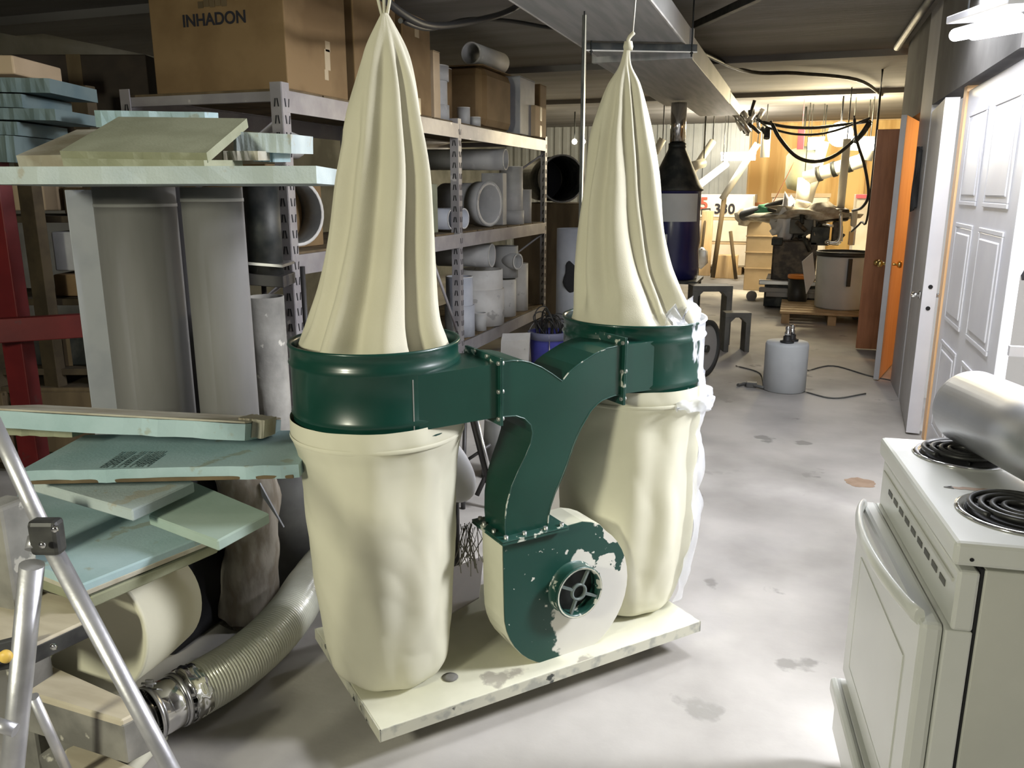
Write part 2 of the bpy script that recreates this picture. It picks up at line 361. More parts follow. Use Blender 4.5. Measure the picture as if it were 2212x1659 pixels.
# cloth hanging on the grey wall
bm = nb(); rings = []
for i in range(9):
    t = i/8; z_ = 1.78-t*.42; wd = .05+.13*t
    rings.append([Vector((WX-.012-.02*math.sin(k*1.3+t*2)-.01*(k % 2), 6.62-wd/2+wd*k/8, z_+.02*math.sin(k))) for k in range(9)])
loft(bm, rings, closed=False, caps=(False, False)); bmesh.ops.solidify(bm, geom=bm.faces[:], thickness=.006)
single('hanging_cloth', bm, 'greycloth', 'small grey cloth hanging on the grey wall beside the orange doorway', 'cloth')

# ================================================================ dust collector
A0 = math.atan2(2.484-1.646, -.2+.932); P0 = Vector((-.932, 1.646, 0))
dc = thing('dust_collector', 'green two-bag dust collector with cream cloth bags on a low cream base', 'dust collector', P0, A0)
MI = MW[dc.name].inverted()
FV, BV = .06, .24           # local y of the front and back of the ducts
BZ = .12
# base plate, a tray with turned-down edges
b = nb(); box(b, -.005, 1.105, 0, .58, BZ-.008, BZ, .002); pl = obj('base_plate', b, 'basecream', dc, local=True)
b = nb(); box(b, -.007, 1.107, -.003, .001, BZ-.036, BZ-.001); box(b, -.007, 1.107, .579, .583, BZ-.036, BZ-.001); box(b, -.008, -.004, -.003, .583, BZ-.036, BZ-.001); box(b, 1.104, 1.108, -.003, .583, BZ-.036, BZ-.001)
obj('base_rim', b, 'edgeworn', dc, local=True, label='worn rim of the base')
for (x, y) in ((.12, .12), (.98, .12), (.12, .46), (.98, .46)):
    b = nb(); box(b, x-.02, x+.02, y-.018, y+.018, .045, BZ-.008); cyl(b, (x+.01, y-.014, .032), (x+.01, y+.014, .032), .032, n=20)
    obj('caster', b, 'leg_dark', dc, local=True)
RL, RR = (.127, .284), (1.001, .269)
RT, RB, RAD = 1.108, .868, .226
def ring_part(cx, cy, m):
    prof = [(RAD-.006, RB-.004), (RAD+.001, RB), (RAD+.004, RB+.01), (RAD, RB+.02), (RAD, RB+.045), (RAD+.005, RB+.052), (RAD, RB+.06), (RAD, RT-.062), (RAD+.006, RT-.052), (RAD, RT-.044), (RAD, RT-.012), (RAD+.006, RT-.006), (RAD+.004, RT), (RAD-.003, RT-.001), (RAD-.006, RT-.01), (RAD-.006, RB)]
    return lathe(nb(), (cx, cy, 0), prof, 72, caps=(False, False))
worn_green()
rl = obj('drum_ring', ring_part(*RL, 'g'), 'green', dc, local=True)
rr = obj('drum_ring', ring_part(*RR, 'g'), 'greenworn', dc, local=True, label='green ring rubbed to bare white metal on its outer side')
# thin sheet seam where the inlet box meets the left ring
obj('weld_seam', box(nb(), .139, .142, .0575, .0605, .90, 1.035), 'boltmetal', rl, local=True)
# inlet boxes
def inlet(x0, x1, z0a, z1a, z0b, z1b):
    b = nb(); a = [(x0, z0a), (x1, z0b), (x1, z1b), (x0, z1a)]
    prism(b, a, lambda x, z: (x, FV, z), lambda x, z: (x, BV, z)); return b
obj('inlet_box', inlet(.135, .389, .898, 1.043, .903, 1.050), 'green', dc, local=True)
obj('inlet_box', inlet(.813, 1.02, .915, 1.062, .912, 1.064), 'green', dc, local=True)
def flange(x, z0, z1):
    b = nb(); box(b, x-.004, x-.0005, FV-.014, BV+.016, z0, z1, .0008); box(b, x+.0005, x+.004, FV-.014, BV+.016, z0, z1, .0008)
    f = obj('flange', b, 'greenchip', dc, local=True)
    for (y, z) in ((FV-.006, z1-.016), (FV-.006, (z0+z1)/2), (FV-.006, z0+.018), (.12, z1-.008), (.19, z1-.008), (BV+.008, z1-.016)):
        b = nb(); cyl(b, (x-.009, y, z), (x+.010, y, z), .006, n=6); obj('bolt', b, 'boltmetal', f, local=True)
    return f
flange(.389, .881, 1.068); flange(.800, .884, 1.085)
# forked duct
Y = [(0.389, 1.053), (0.43, 1.054), (0.46, 1.05), (0.485, 1.043), (0.521, 1.026), (0.555, 1.004), (0.589, 0.979), (0.612, 1.002), (0.638, 1.018), (0.664, 1.030), (0.70, 1.046), (0.74, 1.057), (0.798, 1.062), (0.798, 0.914), (0.775, .914), (0.75, 0.910), (0.728, .905), (0.711, 0.896), (0.69, .879), (0.673, 0.856), (0.658, .835), (0.645, 0.810), (.632, .783), (0.622, 0.758), (.611, .73), (0.599, 0.703), (.586, .677), (0.571, 0.649), (0.556, 0.61), (.549, .58), (0.547, 0.550), (0.407, 0.55), (0.405, 0.59), (0.411, 0.645), (0.427, 0.697), (0.45, 0.742), (0.472, 0.779), (0.488, 0.812), (0.494, 0.842), (0.488, 0.866), (0.468, 0.887), (0.44, 0.899), (0.389, 0.903)]
def yb(z): t = min(1, max(0, (z-.55)/.35)); t = t*t*(3-2*t); return .18+(BV-.18)*t
yd = obj('forked_duct', prism(nb(), Y, lambda x, z: (x, FV, z), lambda x, z: (x, yb(z), z)), 'green', dc, local=True)
b = nb()
for (x0, z0), (x1, z1) in zip(Y, Y[1:]+Y[:1]):
    if abs(x0-x1) < 1e-6 and abs(z0-z1) > .1: continue
    if abs(z0-.55) < 1e-6 and abs(z1-.55) < 1e-6: continue
    cyl(b, (x0, FV, z0), (x1, FV, z1), .0022, n=5, caps=(False, False))
obj('edge_bead', b, 'greenchip', yd, local=True)['kind'] = 'stuff'
# bottom flange of the duct, twin plates with bolts
b = nb(); box(b, .380, .600, .028, .215, .548, .5525, .0008); box(b, .380, .600, .028, .215, .540, .5465, .0008)
bf = obj('fan_flange', b, 'greenchip', dc, local=True, label='chipped flange between duct and fan')
for (x, y) in ((.40, .044), (.46, .044), (.53, .044), (.585, .044), (.392, .10), (.392, .16), (.40, .20)):
    obj('bolt', cyl(nb(), (x, y, .538), (x, y, .561), .0065, n=6), 'boltmetal', bf, local=True)
# fan housing (scroll)
def scroll():
    cx, cz = .622, .322; out = [(.396, .54), (.590, .54)]
    for k in range(0, 31):
        a = R(78)-R(258)*k/30; r = .222-.006*math.sin(a)
        if k < 3: r = .226
        out.append((cx+r*math.cos(a), cz+r*math.sin(a)))
    return out
S = scroll()
fan = thing_fan = obj('fan_housing', prism(nb(), S, lambda x, z: (x, FV, z), lambda x, z: (x, .18, z)), 'basecream', dc, local=True, label='pale sheet-metal band around the fan')
# painted face plate: green, worn down to white
def facemat():
    m = bpy.data.materials.new('fanface'); m.use_nodes = True; nt = m.node_tree; N = nt.nodes; L = nt.links.new
    b = N['Principled BSDF']; b.inputs['Roughness'].default_value = .45
    tc = N.new('ShaderNodeTexCoord'); sx = N.new('ShaderNodeSeparateXYZ'); L(tc.outputs['Object'], sx.inputs[0])
    def mth(op, a, c=None, clamp=False):
        n = N.new('ShaderNodeMath'); n.operation = op; n.use_clamp = clamp
        for i, v in enumerate((a, c)):
            if v is None: continue
            if isinstance(v, (int, float)): n.inputs[i].default_value = v
            else: L(v, n.inputs[i])
        return n.outputs[0]
    def nz(scale, det=5, st=(1, 1, 1)):
        mp = N.new('ShaderNodeMapping'); mp.inputs['Scale'].default_value = st; L(tc.outputs['Object'], mp.inputs[0])
        n = N.new('ShaderNodeTexNoise'); n.inputs['Scale'].default_value = scale; n.inputs['Detail'].default_value = det; L(mp.outputs[0], n.inputs['Vector']); return mth('SUBTRACT', n.outputs['Fac'], .5)
    X, Z = sx.outputs['X'], sx.outputs['Z']
    # border: x beyond .585 low down, moving right with height
    up = mth('MAXIMUM', mth('SUBTRACT', Z, .36), 0)
    e = mth('SUBTRACT', mth('SUBTRACT', X, .575), mth('MULTIPLY', up, .75))
    e = mth('ADD', e, mth('MULTIPLY', nz(14), .14)); e = mth('ADD', e, mth('MULTIPLY', nz(50), .03))
    m1 = mth('MULTIPLY', e, 120, True)
    # dark streaks that stay in the upper right, following the rim
    dx = mth('SUBTRACT', X, .622); dz = mth('SUBTRACT', Z, .345)
    rad = mth('SQRT', mth('ADD', mth('MULTIPLY', dx, dx), mth('MULTIPLY', dz, dz)))
    band = mth('SUBTRACT', 1, mth('MULTIPLY', mth('ABSOLUTE', mth('SUBTRACT', rad, .155)), 16))
    hi = mth('MULTIPLY', mth('SUBTRACT', Z, .36), 9)
    st = mth('ADD', mth('MULTIPLY', mth('MINIMUM', band, hi), .9), mth('MULTIPLY', nz(22), 3.2))
    st = mth('SUBTRACT', st, .22)
    m2 = mth('MULTIPLY', st, 14, True)
    # chips over the green part, nearer the inlet
    ch = mth('ADD', nz(34, 4), mth('MULTIPLY', mth('SUBTRACT', .17, rad), .55))
    m3 = mth('MULTIPLY', mth('SUBTRACT', ch, .165), 40, True)
    white = mth('MAXIMUM', mth('MULTIPLY', m1, mth('SUBTRACT', 1, m2)), m3)
    mx = N.new('ShaderNodeMix'); mx.data_type = 'RGBA'; mx.inputs[6].default_value = (.005, .046, .034, 1); mx.inputs[7].default_value = (.60, .585, .53, 1)
    L(white, mx.inputs[0]); L(mx.outputs[2], b.inputs['Base Color']); MATS['fanface'] = m
facemat()
cx, cz = .622, .322
Sf = [(cx+(x-cx)*.992, cz+(z-cz)*.992) for x, z in S]
obj('face_plate', prism(nb(), Sf, lambda x, z: (x, FV-.004, z), lambda x, z: (x, FV+.001, z)), 'fanface', fan, local=True, label='green face plate with paint worn away to white')
ic = (.632, .341)
b = lathe(nb(), (ic[0], FV, ic[1]), [(.090, 0), (.083, .004), (.078, .012), (.078, .040), (.082, .046), (.080, .050), (.073, .050), (.070, .044), (.070, .002)], 48, axis=(0, -1, 0), caps=(False, False))
inl = obj('inlet_collar', b, 'greenchip', fan, local=True)
obj('inlet_void', cyl(nb(), (ic[0], FV-.006, ic[1]), (ic[0], FV-.008, ic[1]), .072, n=40), 'fanblack', fan, local=True)
b = nb(); hollow(b, (ic[0], FV-.046, ic[1]), (ic[0], FV-.036, ic[1]), .027, .007, 28)
for a in (62, 152, 248, 335):
    a = R(a); ux, uz = math.cos(a), math.sin(a)
    obox(b, (ic[0]+ux*.025-uz*-.0035, FV-.046, ic[1]+uz*.025-ux*.0035), (ux*.048, 0, uz*.048), (0, .010, 0), (-uz*.007, 0, ux*.007))
obj('inlet_grille', b, 'fangrill', fan, local=True, label='ring and four spokes in the inlet')
obj('inlet_rim_wear', lathe(nb(), (ic[0], FV-.0498, ic[1]), [(.0735, 0), (.079, .001)], 30, axis=(0, -1, 0), caps=(False, False)), 'edgeworn', fan, local=True)
# foot bracket and motor behind
b = nb(); prism(b, [(.535, BZ), (.565, BZ), (.572, .165), (.530, .16)], lambda x, z: (x, .07, z), lambda x, z: (x, .17, z)); obj('foot_bracket', b, 'basecream', fan, local=True)
mo = obj('motor', lathe(nb(), (.62, .18, .322), [(.05, 0), (.085, .01), (.09, .03), (.09, .22), (.08, .24), (.085, .26), (.03, .275)], 28, axis=(0, 1, 0)), 'cream', dc, local=True)
obj('motor_feet', box(nb(), .54, .70, .24, .38, BZ, .25), 'cream', mo, local=True)
b = nb(); lathe(b, (.255, .12, BZ), [(.020, 0), (.024, .002), (.010, .004), (0, .0045)], 14); obj('stain_spot', b, 'weathered', pl, local=True)

# ---- cloth bags
def bagsurf(center, keys, folds, noise_amp=.006, nz=60, nt=96, seed=0, closed_top=False, creases=0):
    rings = []
    zs = [k[0] for k in keys]
    for i in range(nz+1):
        s = i/nz; z = zs[0]+(zs[-1]-zs[0])*s
        for j in range(len(keys)-1):
            a, b_ = keys[j], keys[j+1]
            if min(a[0], b_[0])-1e-9 <= z <= max(a[0], b_[0])+1e-9: break
        t = (z-a[0])/(b_[0]-a[0])
        j0 = keys[max(j-1, 0)]; j3 = keys[min(j+2, len(keys)-1)]
        v = []
        for q in range(1, 5):
            m0 = (b_[q]-j0[q])/max(1e-6, abs(b_[0]-j0[0]))*abs(b_[0]-a[0]); m1 = (j3[q]-a[q])/max(1e-6, abs(j3[0]-a[0]))*abs(b_[0]-a[0])
            v.append((2*t**3-3*t*t+1)*a[q]+(t**3-2*t*t+t)*m0+(-2*t**3+3*t*t)*b_[q]+(t**3-t*t)*m1)
        off, fo, r, dep = v
        ring = []
        for k in range(nt):
            th = 2*math.pi*k/nt; rr_ = max(r, .002)
            for (t0, t1, wd, am, s0, s1) in folds:
                c = t0+(t1-t0)*s; dlt = (math.degrees(th)-c+180) % 360-180
                env = max(0, min(1, (s-s0)/.12))*max(0, min(1, (s1-s)/.12)) if s0 <= s <= s1 else 0
                g = math.exp(-(dlt/wd)**2)
                rr_ *= 1-am*g*env+am*.35*env*math.exp(-((dlt-wd*1.7)/wd)**2)
            p = Vector((math.cos(th), math.sin(th)*1.0, z*2.2+seed))
            nn = noise.noise(p*1.6)*noise_amp*2.2+noise.noise(Vector((math.cos(th)*3, math.sin(th)*3, z*5+seed)))*noise_amp
            if creases:
                q = noise.noise(Vector((math.cos(th)*2.2+z*3, math.sin(th)*2.2, z*7+seed*2)))
                nn += creases*(abs(q)-.2)
            rr_ += nn*min(1, rr_/.06)
            ring.append(Vector((center.x, center.y, z))+CR*(off+rr_*math.cos(th))+CF*(fo+rr_*dep*math.sin(th)))
        rings.append(ring)
    return rings
def bag(name, rings, m, cap=(False, False), label=None):
    b = loft(nb(), rings, caps=cap); return obj(name, b, m, dc, label=label)
cL = MW[dc.name] @ Vector((*RL, 0)); cR = MW[dc.name] @ Vector((*RR, 0))
sL = 2.2/F_PX; sR = 2.6/F_PX
# upper left bag: (z, sideways shift, depth shift, radius, depth factor)
kL = [(1.00, 0, 0, .205, 1), (1.065, 0, 0, .211, 1), (1.10, .0, -.01, .203, .97), (1.16, .004, -.02, .180, .93), (1.25, .016, -.02, .158, .88), (1.40, .032, -.02, .137, .8), (1.55, .043, -.015, .122, .75),
      (1.68, .047, -.01, .098, .72), (1.76, .050, 0, .078, .75), (1.84, .052, 0, .052, .8), (1.90, .055, 0, .022, .9), (1.925, .056, 0, .008, 1)]
fL = [(262, 276, 13, .30, .0, .97), (318, 312, 9, .34, .0, .96), (222, 238, 12, .20, .0, .8), (195, 200, 10, .15, .1, .7), (60, 60, 18, .2, .1, .9), (120, 120, 18, .2, .1, .9)]
bag('filter_bag', bagsurf(cL, kL, fL, .005, 90, 128, 1.3), 'cloth', label='left upper cream bag hanging to a point')
kR = [(1.00, 0, 0, .205, 1), (1.065, -.002, 0, .211, 1), (1.11, -.010, -.02, .190, .97), (1.17, -.022, -.02, .176, .9), (1.27, -.046, -.02, .152, .85), (1.42, -.058, -.015, .130, .8), (1.56, -.055, -.01, .112, .78),
      (1.66, -.054, 0, .096, .78), (1.74, -.052, 0, .074, .8), (1.81, -.052, 0, .050, .85), (1.86, -.052, 0, .020, .9), (1.90, -.050, 0, .011, 1), (1.925, -.046, 0, .008, 1)]
fR = [(300, 258, 11, .30, .02, .95), (318, 285, 9, .34, .02, .97), (240, 232, 12, .14, .1, .9), (205, 205, 10, .15, .1, .8), (70, 70, 18, .2, .1, .9)]
bag('filter_bag', bagsurf(cR, kR, fR, .005, 90, 128, 4.1), 'cloth', label='right upper cream bag hanging to a point')
# cloth edge folded over the left ring
# lower bags
kl = [(.905, 0, 0, .236, 1), (.88, 0, 0, .236, 1), (.85, 0, 0, .234, 1), (.81, 0, 0, .222, 1), (.74, 0, 0, .212, 1), (.6, .004, -.005, .206, 1), (.45, .006, -.01, .200, 1), (.3, .010, -.012, .188, 1), (.2, .012, -.014, .178, 1), (.15, .014, -.014, .166, 1), (.128, .014, -.012, .140, 1), (.1225, .014, -.012, .09, 1), (.1215, .014, -.012, .01, 1)]
fl = [(300, 292, 12, .05, .05, .8), (345, 335, 12, .06, .1, .9), (230, 250, 14, .04, .2, .9)]
bag('collection_bag', bagsurf(cL, kl, fl, .004, 100, 128, 7.7, creases=.007), 'cream', label='left lower cream bag standing on the base')
kr = [(.905, 0, 0, .232, 1), (.87, 0, 0, .234, 1), (.83, 0, 0, .230, 1), (.78, 0, 0, .222, 1), (.66, -.002, 0, .224, 1), (.5, -.004, -.004, .226, 1), (.33, -.004, -.006, .218, 1), (.24, -.008, -.01, .200, 1), (.17, -.010, -.012, .182, 1), (.135, -.012, -.012, .162, 1), (.1235, -.012, -.012, .11, 1), (.1215, -.012, -.012, .01, 1)]
fr_ = [(285, 278, 10, .06, .05, .9), (255, 240, 14, .05, .2, .9), (320, 318, 12, .04, .1, .9)]
bag('collection_bag', bagsurf(cR, kr, fr_, .004, 100, 128, 2.9, creases=.006), 'cream', label='right lower cream bag inside a clear plastic one')
# clear plastic liner showing around the right bag
rings = bagsurf(cR, [(.93, 0, 0, .238, 1), (.88, 0, 0, .246, 1), (.85, 0, 0, .240, 1), (.78, 0, 0, .236, 1), (.6, 0, 0, .236, 1), (.4, 0, 0, .238, 1), (.22, -.004, 0, .225, 1), (.15, -.006, 0, .205, 1)],
                [(355, 350, 6, .05, 0, 1), (338, 345, 5, .05, 0, 1)], .008, 60, 96, 9.2, creases=.04)
rings = [r[86:96]+r[:22] for r in rings]
b = loft(nb(), rings, closed=False, caps=(False, False)); obj('plastic_liner', b, 'plasticbag', dc, label='clear plastic around the right lower bag')
bm = nb(); pts = [cR+CR*(.242*math.cos(a))+CF*(.242*math.sin(a))+UP*(.845+.010*math.sin(a*5)) for a in [R(-62)+R(120)*k/50 for k in range(51)]]
tube(bm, pts, .014, 14, rf=lambda t: .020*math.sin(math.pi*min(1, max(0, t*.96+.02)))**.5+.004)
for v in bm.verts: v.co += Vector((noise.noise(v.co*28), noise.noise(v.co*28+Vector((4, 0, 0))), noise.noise(v.co*24+Vector((0, 4, 0)))))*.020
obj('plastic_roll', bm, 'plasticbag', dc, label='twisted white plastic tied below the right ring')
# plastic bunched up inside the right ring
bm = nb(); rings = []
for i in range(10):
    s = i/9; ring = []
    for k in range(22):
        a = R(-65)+R(125)*k/21
        q = .206-.05*s+.016*math.sin(k*2.3+i*1.1)
        ring.append(cR+CR*(q*math.cos(a))+CF*(q*math.sin(a))+UP*(1.085+.075*math.sin(s*math.pi)*(.6+.5*math.sin(k*1.7))))
    rings.append(ring)
loft(bm, rings, closed=False, caps=(False, False)); obj('plastic_tuft', bm, 'plasticbag', dc, label='white plastic bunched inside the right ring')
# collar strip of cloth tucked below the left ring, and clamp
for c_, zc in ((cL, .848), (cR, .852)):
    b = nb(); rs = []
    for dz, dr in ((0, .237), (.006, .240), (.012, .238)): rs.append([Vector((c_.x, c_.y, zc+dz))+Vector((math.cos(2*math.pi*k/72), math.sin(2*math.pi*k/72), 0))*dr for k in range(72)])
    loft(b, rs, caps=(False, False)); obj('clamp_band', b, 'cream', dc)
# hanging knots and cords
tL = cL+CR*.056+UP*1.925; tR = cR-CR*.046+UP*1.925
b = nb()
for k in (-1, 0, 1): tube(b, smoothpath([tL-UP*.03, tL+CR*.012*k+UP*.02, tL+CR*.018*k+UP*.05], 4), .004, 6)
lathe(b, tL-UP*.02, [(.009, 0), (.012, .01), (.009, .02)], 10); obj('bag_loop', b, 'cloth', dc)
b = nb(); tube(b, smoothpath([tR-UP*.03, tR+UP*.01, tR+CR*.016+UP*.03], 4), .006, 6); lathe(b, tR-UP*.02, [(.013, 0), (.015, .01), (.012, .025)], 10); obj('bag_loop', b, 'cloth', dc)
b = nb(); tube(b, [tL+UP*.045, tL+CR*-.03+UP*.3, tL+CR*-.035+UP*(CEIL-1.935)], .0035, 6); obj('hanging_cord', b, 'rope', dc)
b = nb(); tube(b, [tR+UP*.03+CR*.012, tR+CR*.03+UP*.3, Vector((tR.x+.03, tR.y+.01, CEIL))], .003, 6); obj('hanging_cord', b, 'rope', dc)

# ================================================================ overhead
# sheet-metal duct under the slab
dt = thing('ceiling_duct', 'long flat grey sheet-metal duct running overhead down the corridor', 'duct', (-1.1, 8, 2.4))
obj('duct_section', box(nb(), -1.41, -.77, .5, 5.9, 2.40, 2.545, .004), 'duct', dt)
obj('duct_section', box(nb(), -1.44, -.77, 5.93, 9.2, 2.37, 2.52, .004), 'duct', dt)
obj('duct_section', box(nb(), -1.25, -.77, 9.23, 10.7, 2.38, 2.5, .004), 'duct', dt)
obj('duct_collar', box(nb(), -1.45, -.755, 5.89, 5.94, 2.36, 2.55, .004), 'duct', dt)
obj('corner_bead', box(nb(), -.772, -.762, .5, 5.89, 2.398, 2.41), 'pipepale', dt)
obj('corner_bead', box(nb(), -1.418, -1.408, .5, 5.89, 2.398, 2.41), 'pipepale', dt)
# strut under the duct, hung on threaded rods
a = PZ(1262, 108, 2.345); c = PZ(1506, 112, 2.345); e = (c-a); n_ = Vector((-e.y, e.x, 0)).normalized()
st = thing('strut_channel', 'dark strut channel hung crosswise under the ceiling duct', 'bracket', (a+c)/2)
obj('channel', obox(nb(), a, e, n_*.045, UP*.045, .003), 'metal_dark', st)
obj('channel_lip', obox(nb(), a-UP*.006-n_*.004, e, n_*.008, UP*.008), 'pipepale', st)
for q in (a+e*.06, a+e*.95):
    b = nb(); cyl(b, q-UP*.03, Vector((q.x, q.y, CEIL)), .005, n=8); cyl(b, q-UP*.012, q-UP*.002, .011, n=6); obj('threaded_rod', b, 'metal_dark', st)
a = PD(1497, 62, 5.9); c = PD(1660, -12, 4.6); e = c-a; n_ = Vector((-e.y, e.x, 0)).normalized()
b = nb(); obox(b, a, e, n_*.045, UP*.05, .003)
single('conduit_strut', b, 'metal_dark', 'dark strut running diagonally along the ceiling beside the duct', 'bracket')
# hanging vertical slotted bar in front of the rack end
a = PD(1265, 32, 4.2); c = Vector((a.x, a.y, 1.0))
b = nb(); obox(b, (a.x-.018, a.y, 1.0), (.016, 0, 0), (0, .012, 0), (0, 0, a.z-1.0), .002)
hb = thing('hanging_bar', 'thin dark vertical metal bar hanging left of the right cloth bag', 'bar', (a.x, a.y, 1.0))
obj('bar', b, 'metal_dark', hb); obj('bright_edge', box(nb(), a.x-.001, a.x+.005, a.y-.002, a.y+.010, 1.0, a.z), 'galv', hb)
obj('hanger_rod', cyl(nb(), (a.x-.008, a.y+.006, a.z-.02), (a.x-.008, a.y+.006, CEIL), .004, n=8), 'metal_dark', hb)
# cables along the ceiling
def cable(name, pts, r, m, label, cat='cable', k=6, group=None, n=7):
    return single(name, tube(nb(), smoothpath(pts, k), r, n), m, label, cat, group)
cable('ceiling_cable', [PD(800, -30, 3.3), PD(870, 30, 3.6), PD(930, 55, 4), PD(1000, 50, 4.3), PD(1080, 32, 4.6), PD(1130, 8, 4.9)], .018, 'wire', 'thick black cable sagging from the ceiling right of the left bag tip')
cable('ceiling_cable', [PD(865, 45, 3.6), PD(930, 62, 4.1), PD(1010, 42, 4.5), PD(1100, 45, 4.9), PD(1190, 60, 5.2), PD(1260, 66, 5.5)], .012, 'wire', 'thin black cable looping below the thick one over the rack')
cable('ceiling_cable', [PZ(1350, 30, 2.7), PZ(1600, 150, 2.7), PZ(1720, 158, 2.7), PZ(1850, 172, 2.7), PZ(1905, 205, 2.68)], .02, 'metal_dark', 'dark cable curving across the ceiling towards the orange door')
b = nb(); cyl(b, (.70, 4.9, 2.70), (.70, 8.2, 2.70), .03, n=14); single('conduit_pipe', b, 'greyframe', 'dark conduit running along the top of the right wall', 'pipe')
# bright fixture, top right
a = PX(2085, 74, .60); c = PX(2222, 44, .60)
fx = thing('ceiling_fixture', 'glaring white lamp fixture at the top right corner', 'lamp', (a+c)/2)
e = c-a
obj('fixture_body', obox(nb(), a+UP*.045-Vector((.07, 0, 0))-e*.05, e*1.1, (.14, 0, 0), UP*.03, .004), 'whitepaint', fx)
for s in (-.035, .035):
    obj('lamp_tube', cyl(nb(), a+Vector((s, 0, 0)), c+Vector((s, 0, 0)), .026, n=16), 'glowbig', fx)
for q in (a, c): obj('hanger', cyl(nb(), q+UP*.06, Vector((q.x, q.y, CEIL)), .004, n=6), 'metal_dark', fx)

# ================================================================ steel rack with pipe fittings
RX, RY0, RY1, RY2, RD = -2.33, 3.43, 5.55, 7.75, .95
rk = thing('storage_rack', 'long grey steel rack with slotted uprights and three shelf levels', 'rack', (RX, 5.6, 0))
def upright(x, y, sx, sy, top=1.99):
    b = nb(); box(b, min(x, x-sx*.06), max(x, x-sx*.06), y-.003, y+.003, 0, top); 
    box(b, x-.003 if sx > 0 else x-.003, x+.003, min(y, y+sy*.06), max(y, y+sy*.06), 0, top)
    u = obj('upright', b, 'rackpaint', rk)
    b = nb(); z = .12
    while z < top-.04:
        for s in (-1, 1):
            c_ = Vector((x-sx*(.032+s*.011), y-.0042, z))
            obox(b, c_, (.007, 0, 0), (0, .002, 0), (s*-.006*sx*-1, 0, .038))
            if sx > 0:
                c_ = Vector((x+.0032, y+sy*(.032+s*.011), z)); obox(b, c_, (.0015, 0, 0), (0, .007, 0), (0, s*.006, .038))
        z += .0765
    o = obj('slot_row', b, 'slot', u); o['kind'] = 'stuff'
    obj('foot_plate', box(nb(), x-.05 if sx > 0 else x-.02, x+.02 if sx > 0 else x+.05, y-.03, y+.06, 0, .006), 'rackpaint', u)
for y, sy in ((RY0, 1), (RY1, 1), (RY2, -1)):
    upright(RX, y, 1, sy); upright(RX-RD, y, -1, sy, 1.99)
LV = (1.955, 1.185, .375)
for za in LV:
    for (ya, yb_) in ((RY0, RY1), (RY1, RY2)):
        for x in (RX, RX-RD):
            b = nb(); box(b, x-.004, x+.004, ya+.03, yb_, za-.10, za, .001); box(b, x-.03 if x == RX else x, x if x == RX else x+.03, ya+.03, yb_, za-.006, za)
            bm_ = obj('beam', b, 'rackpaint', rk)
        for k in range(6):
            yy = ya+.05+k*(yb_-ya-.1)/6
            obj('deck_board', box(nb(), RX-RD+.01, RX-.01, yy, yy+(yb_-ya-.1)/6-.015, za, za+.012, .001), 'oldwood', rk)
    for y in (RY0+.02, RY1+.02, RY2-.02): obj('end_rail', box(nb(), RX-RD, RX, y-.015, y+.015, za-.05, za-.005, .001), 'rackpaint', rk)
for y in (RY0+.02, RY2-.02):
    for z0, z1 in ((.4, 1.1), (1.25, 1.85)):
        b = nb(); cyl(b, (RX-RD, y, z0), (RX, y, z1), .01, n=6); obj('cross_brace', b, 'rackpaint', rk)
b = nb(); cyl(b, (RX-.03, RY1+.04, .42), (RX-.03, RY1-.45, 1.08), .012, n=6); obj('cross_brace', b, 'rackpaint', rk)

def carton(name, p, sx, sy, sz, m, label, rz=0, tapes=True, grp=None, flap=True, cat='box'):
    t = thing(name, label, cat, p, rz, grp)
    obj('carton', box(nb(), -sx/2, sx/2, -sy/2, sy/2, 0, sz, .006), m, t, local=True)
    if flap:
        obj('flap', box(nb(), -sx/2, -.002, -sy/2, sy/2, sz, sz+.004), m, t, local=True); obj('flap', box(nb(), .002, sx/2, -sy/2, sy/2, sz, sz+.004), m, t, local=True)
    if tapes:
        b = nb(); box(b, -.03, .03, -sy/2-.0015, -sy/2+.001, sz-.09, sz+.004); box(b, -.03, .03, -sy/2, sy/2, sz+.004, sz+.0055); obj('tape_strip', b, 'tape', t, local=True)
        b = nb(); box(b, sx/2-.001, sx/2+.0015, -.03, .03, sz-.12, sz); box(b, sx/2-.001, sx/2+.0015, -.03, .03, 0, .10); obj('tape_strip', b, 'tape', t, local=True)
    return t
TZ = 1.968
bx = carton('carton', (-2.74, 3.80, TZ), .78, .56, .72, 'cardboard', 'big brown cardboard carton printed with a dark word, nearest on the rack top', tapes=False)
text('printed_word', 'INHADON', .078, 'ink', bx, (-2.745, 3.518, 2.30), (1, 0, 0), (0, 0, 1))
b = nb()
for k in range(5): box(b, -2.83+k*.034, -2.80+k*.034, 3.5165, 3.5185, 2.355+.004*(k % 2), 2.385+.010*(k % 3))
obj('printed_emblem', b, 'oldwood', bx)
b = nb()
for (dy, dz, sy_, sz_) in ((0, 0, .05, .10), (.01, .09, .045, .05), (-.008, -.05, .035, .05)): box(b, -2.3500, -2.3488, 3.86+dy, 3.86+dy+sy_, TZ+.13+dz, TZ+.13+dz+sz_)
obj('glossy_tape', b, 'tape', bx)
carton('carton', (-2.62, 4.42, TZ), .54, .50, .70, 'cardboard', 'second brown carton on the rack top, right of the printed one, behind the cloth bag')
carton('carton', (-2.60, 4.96, TZ), .50, .40, .58, 'cardboard', 'third brown carton on the rack top, right of the tip of the left cloth bag')
carton('carton', (-2.52, 5.26, TZ), .34, .10, .42, 'cardboard_pale', 'narrow pale carton edge-on beside the third brown carton', tapes=False)
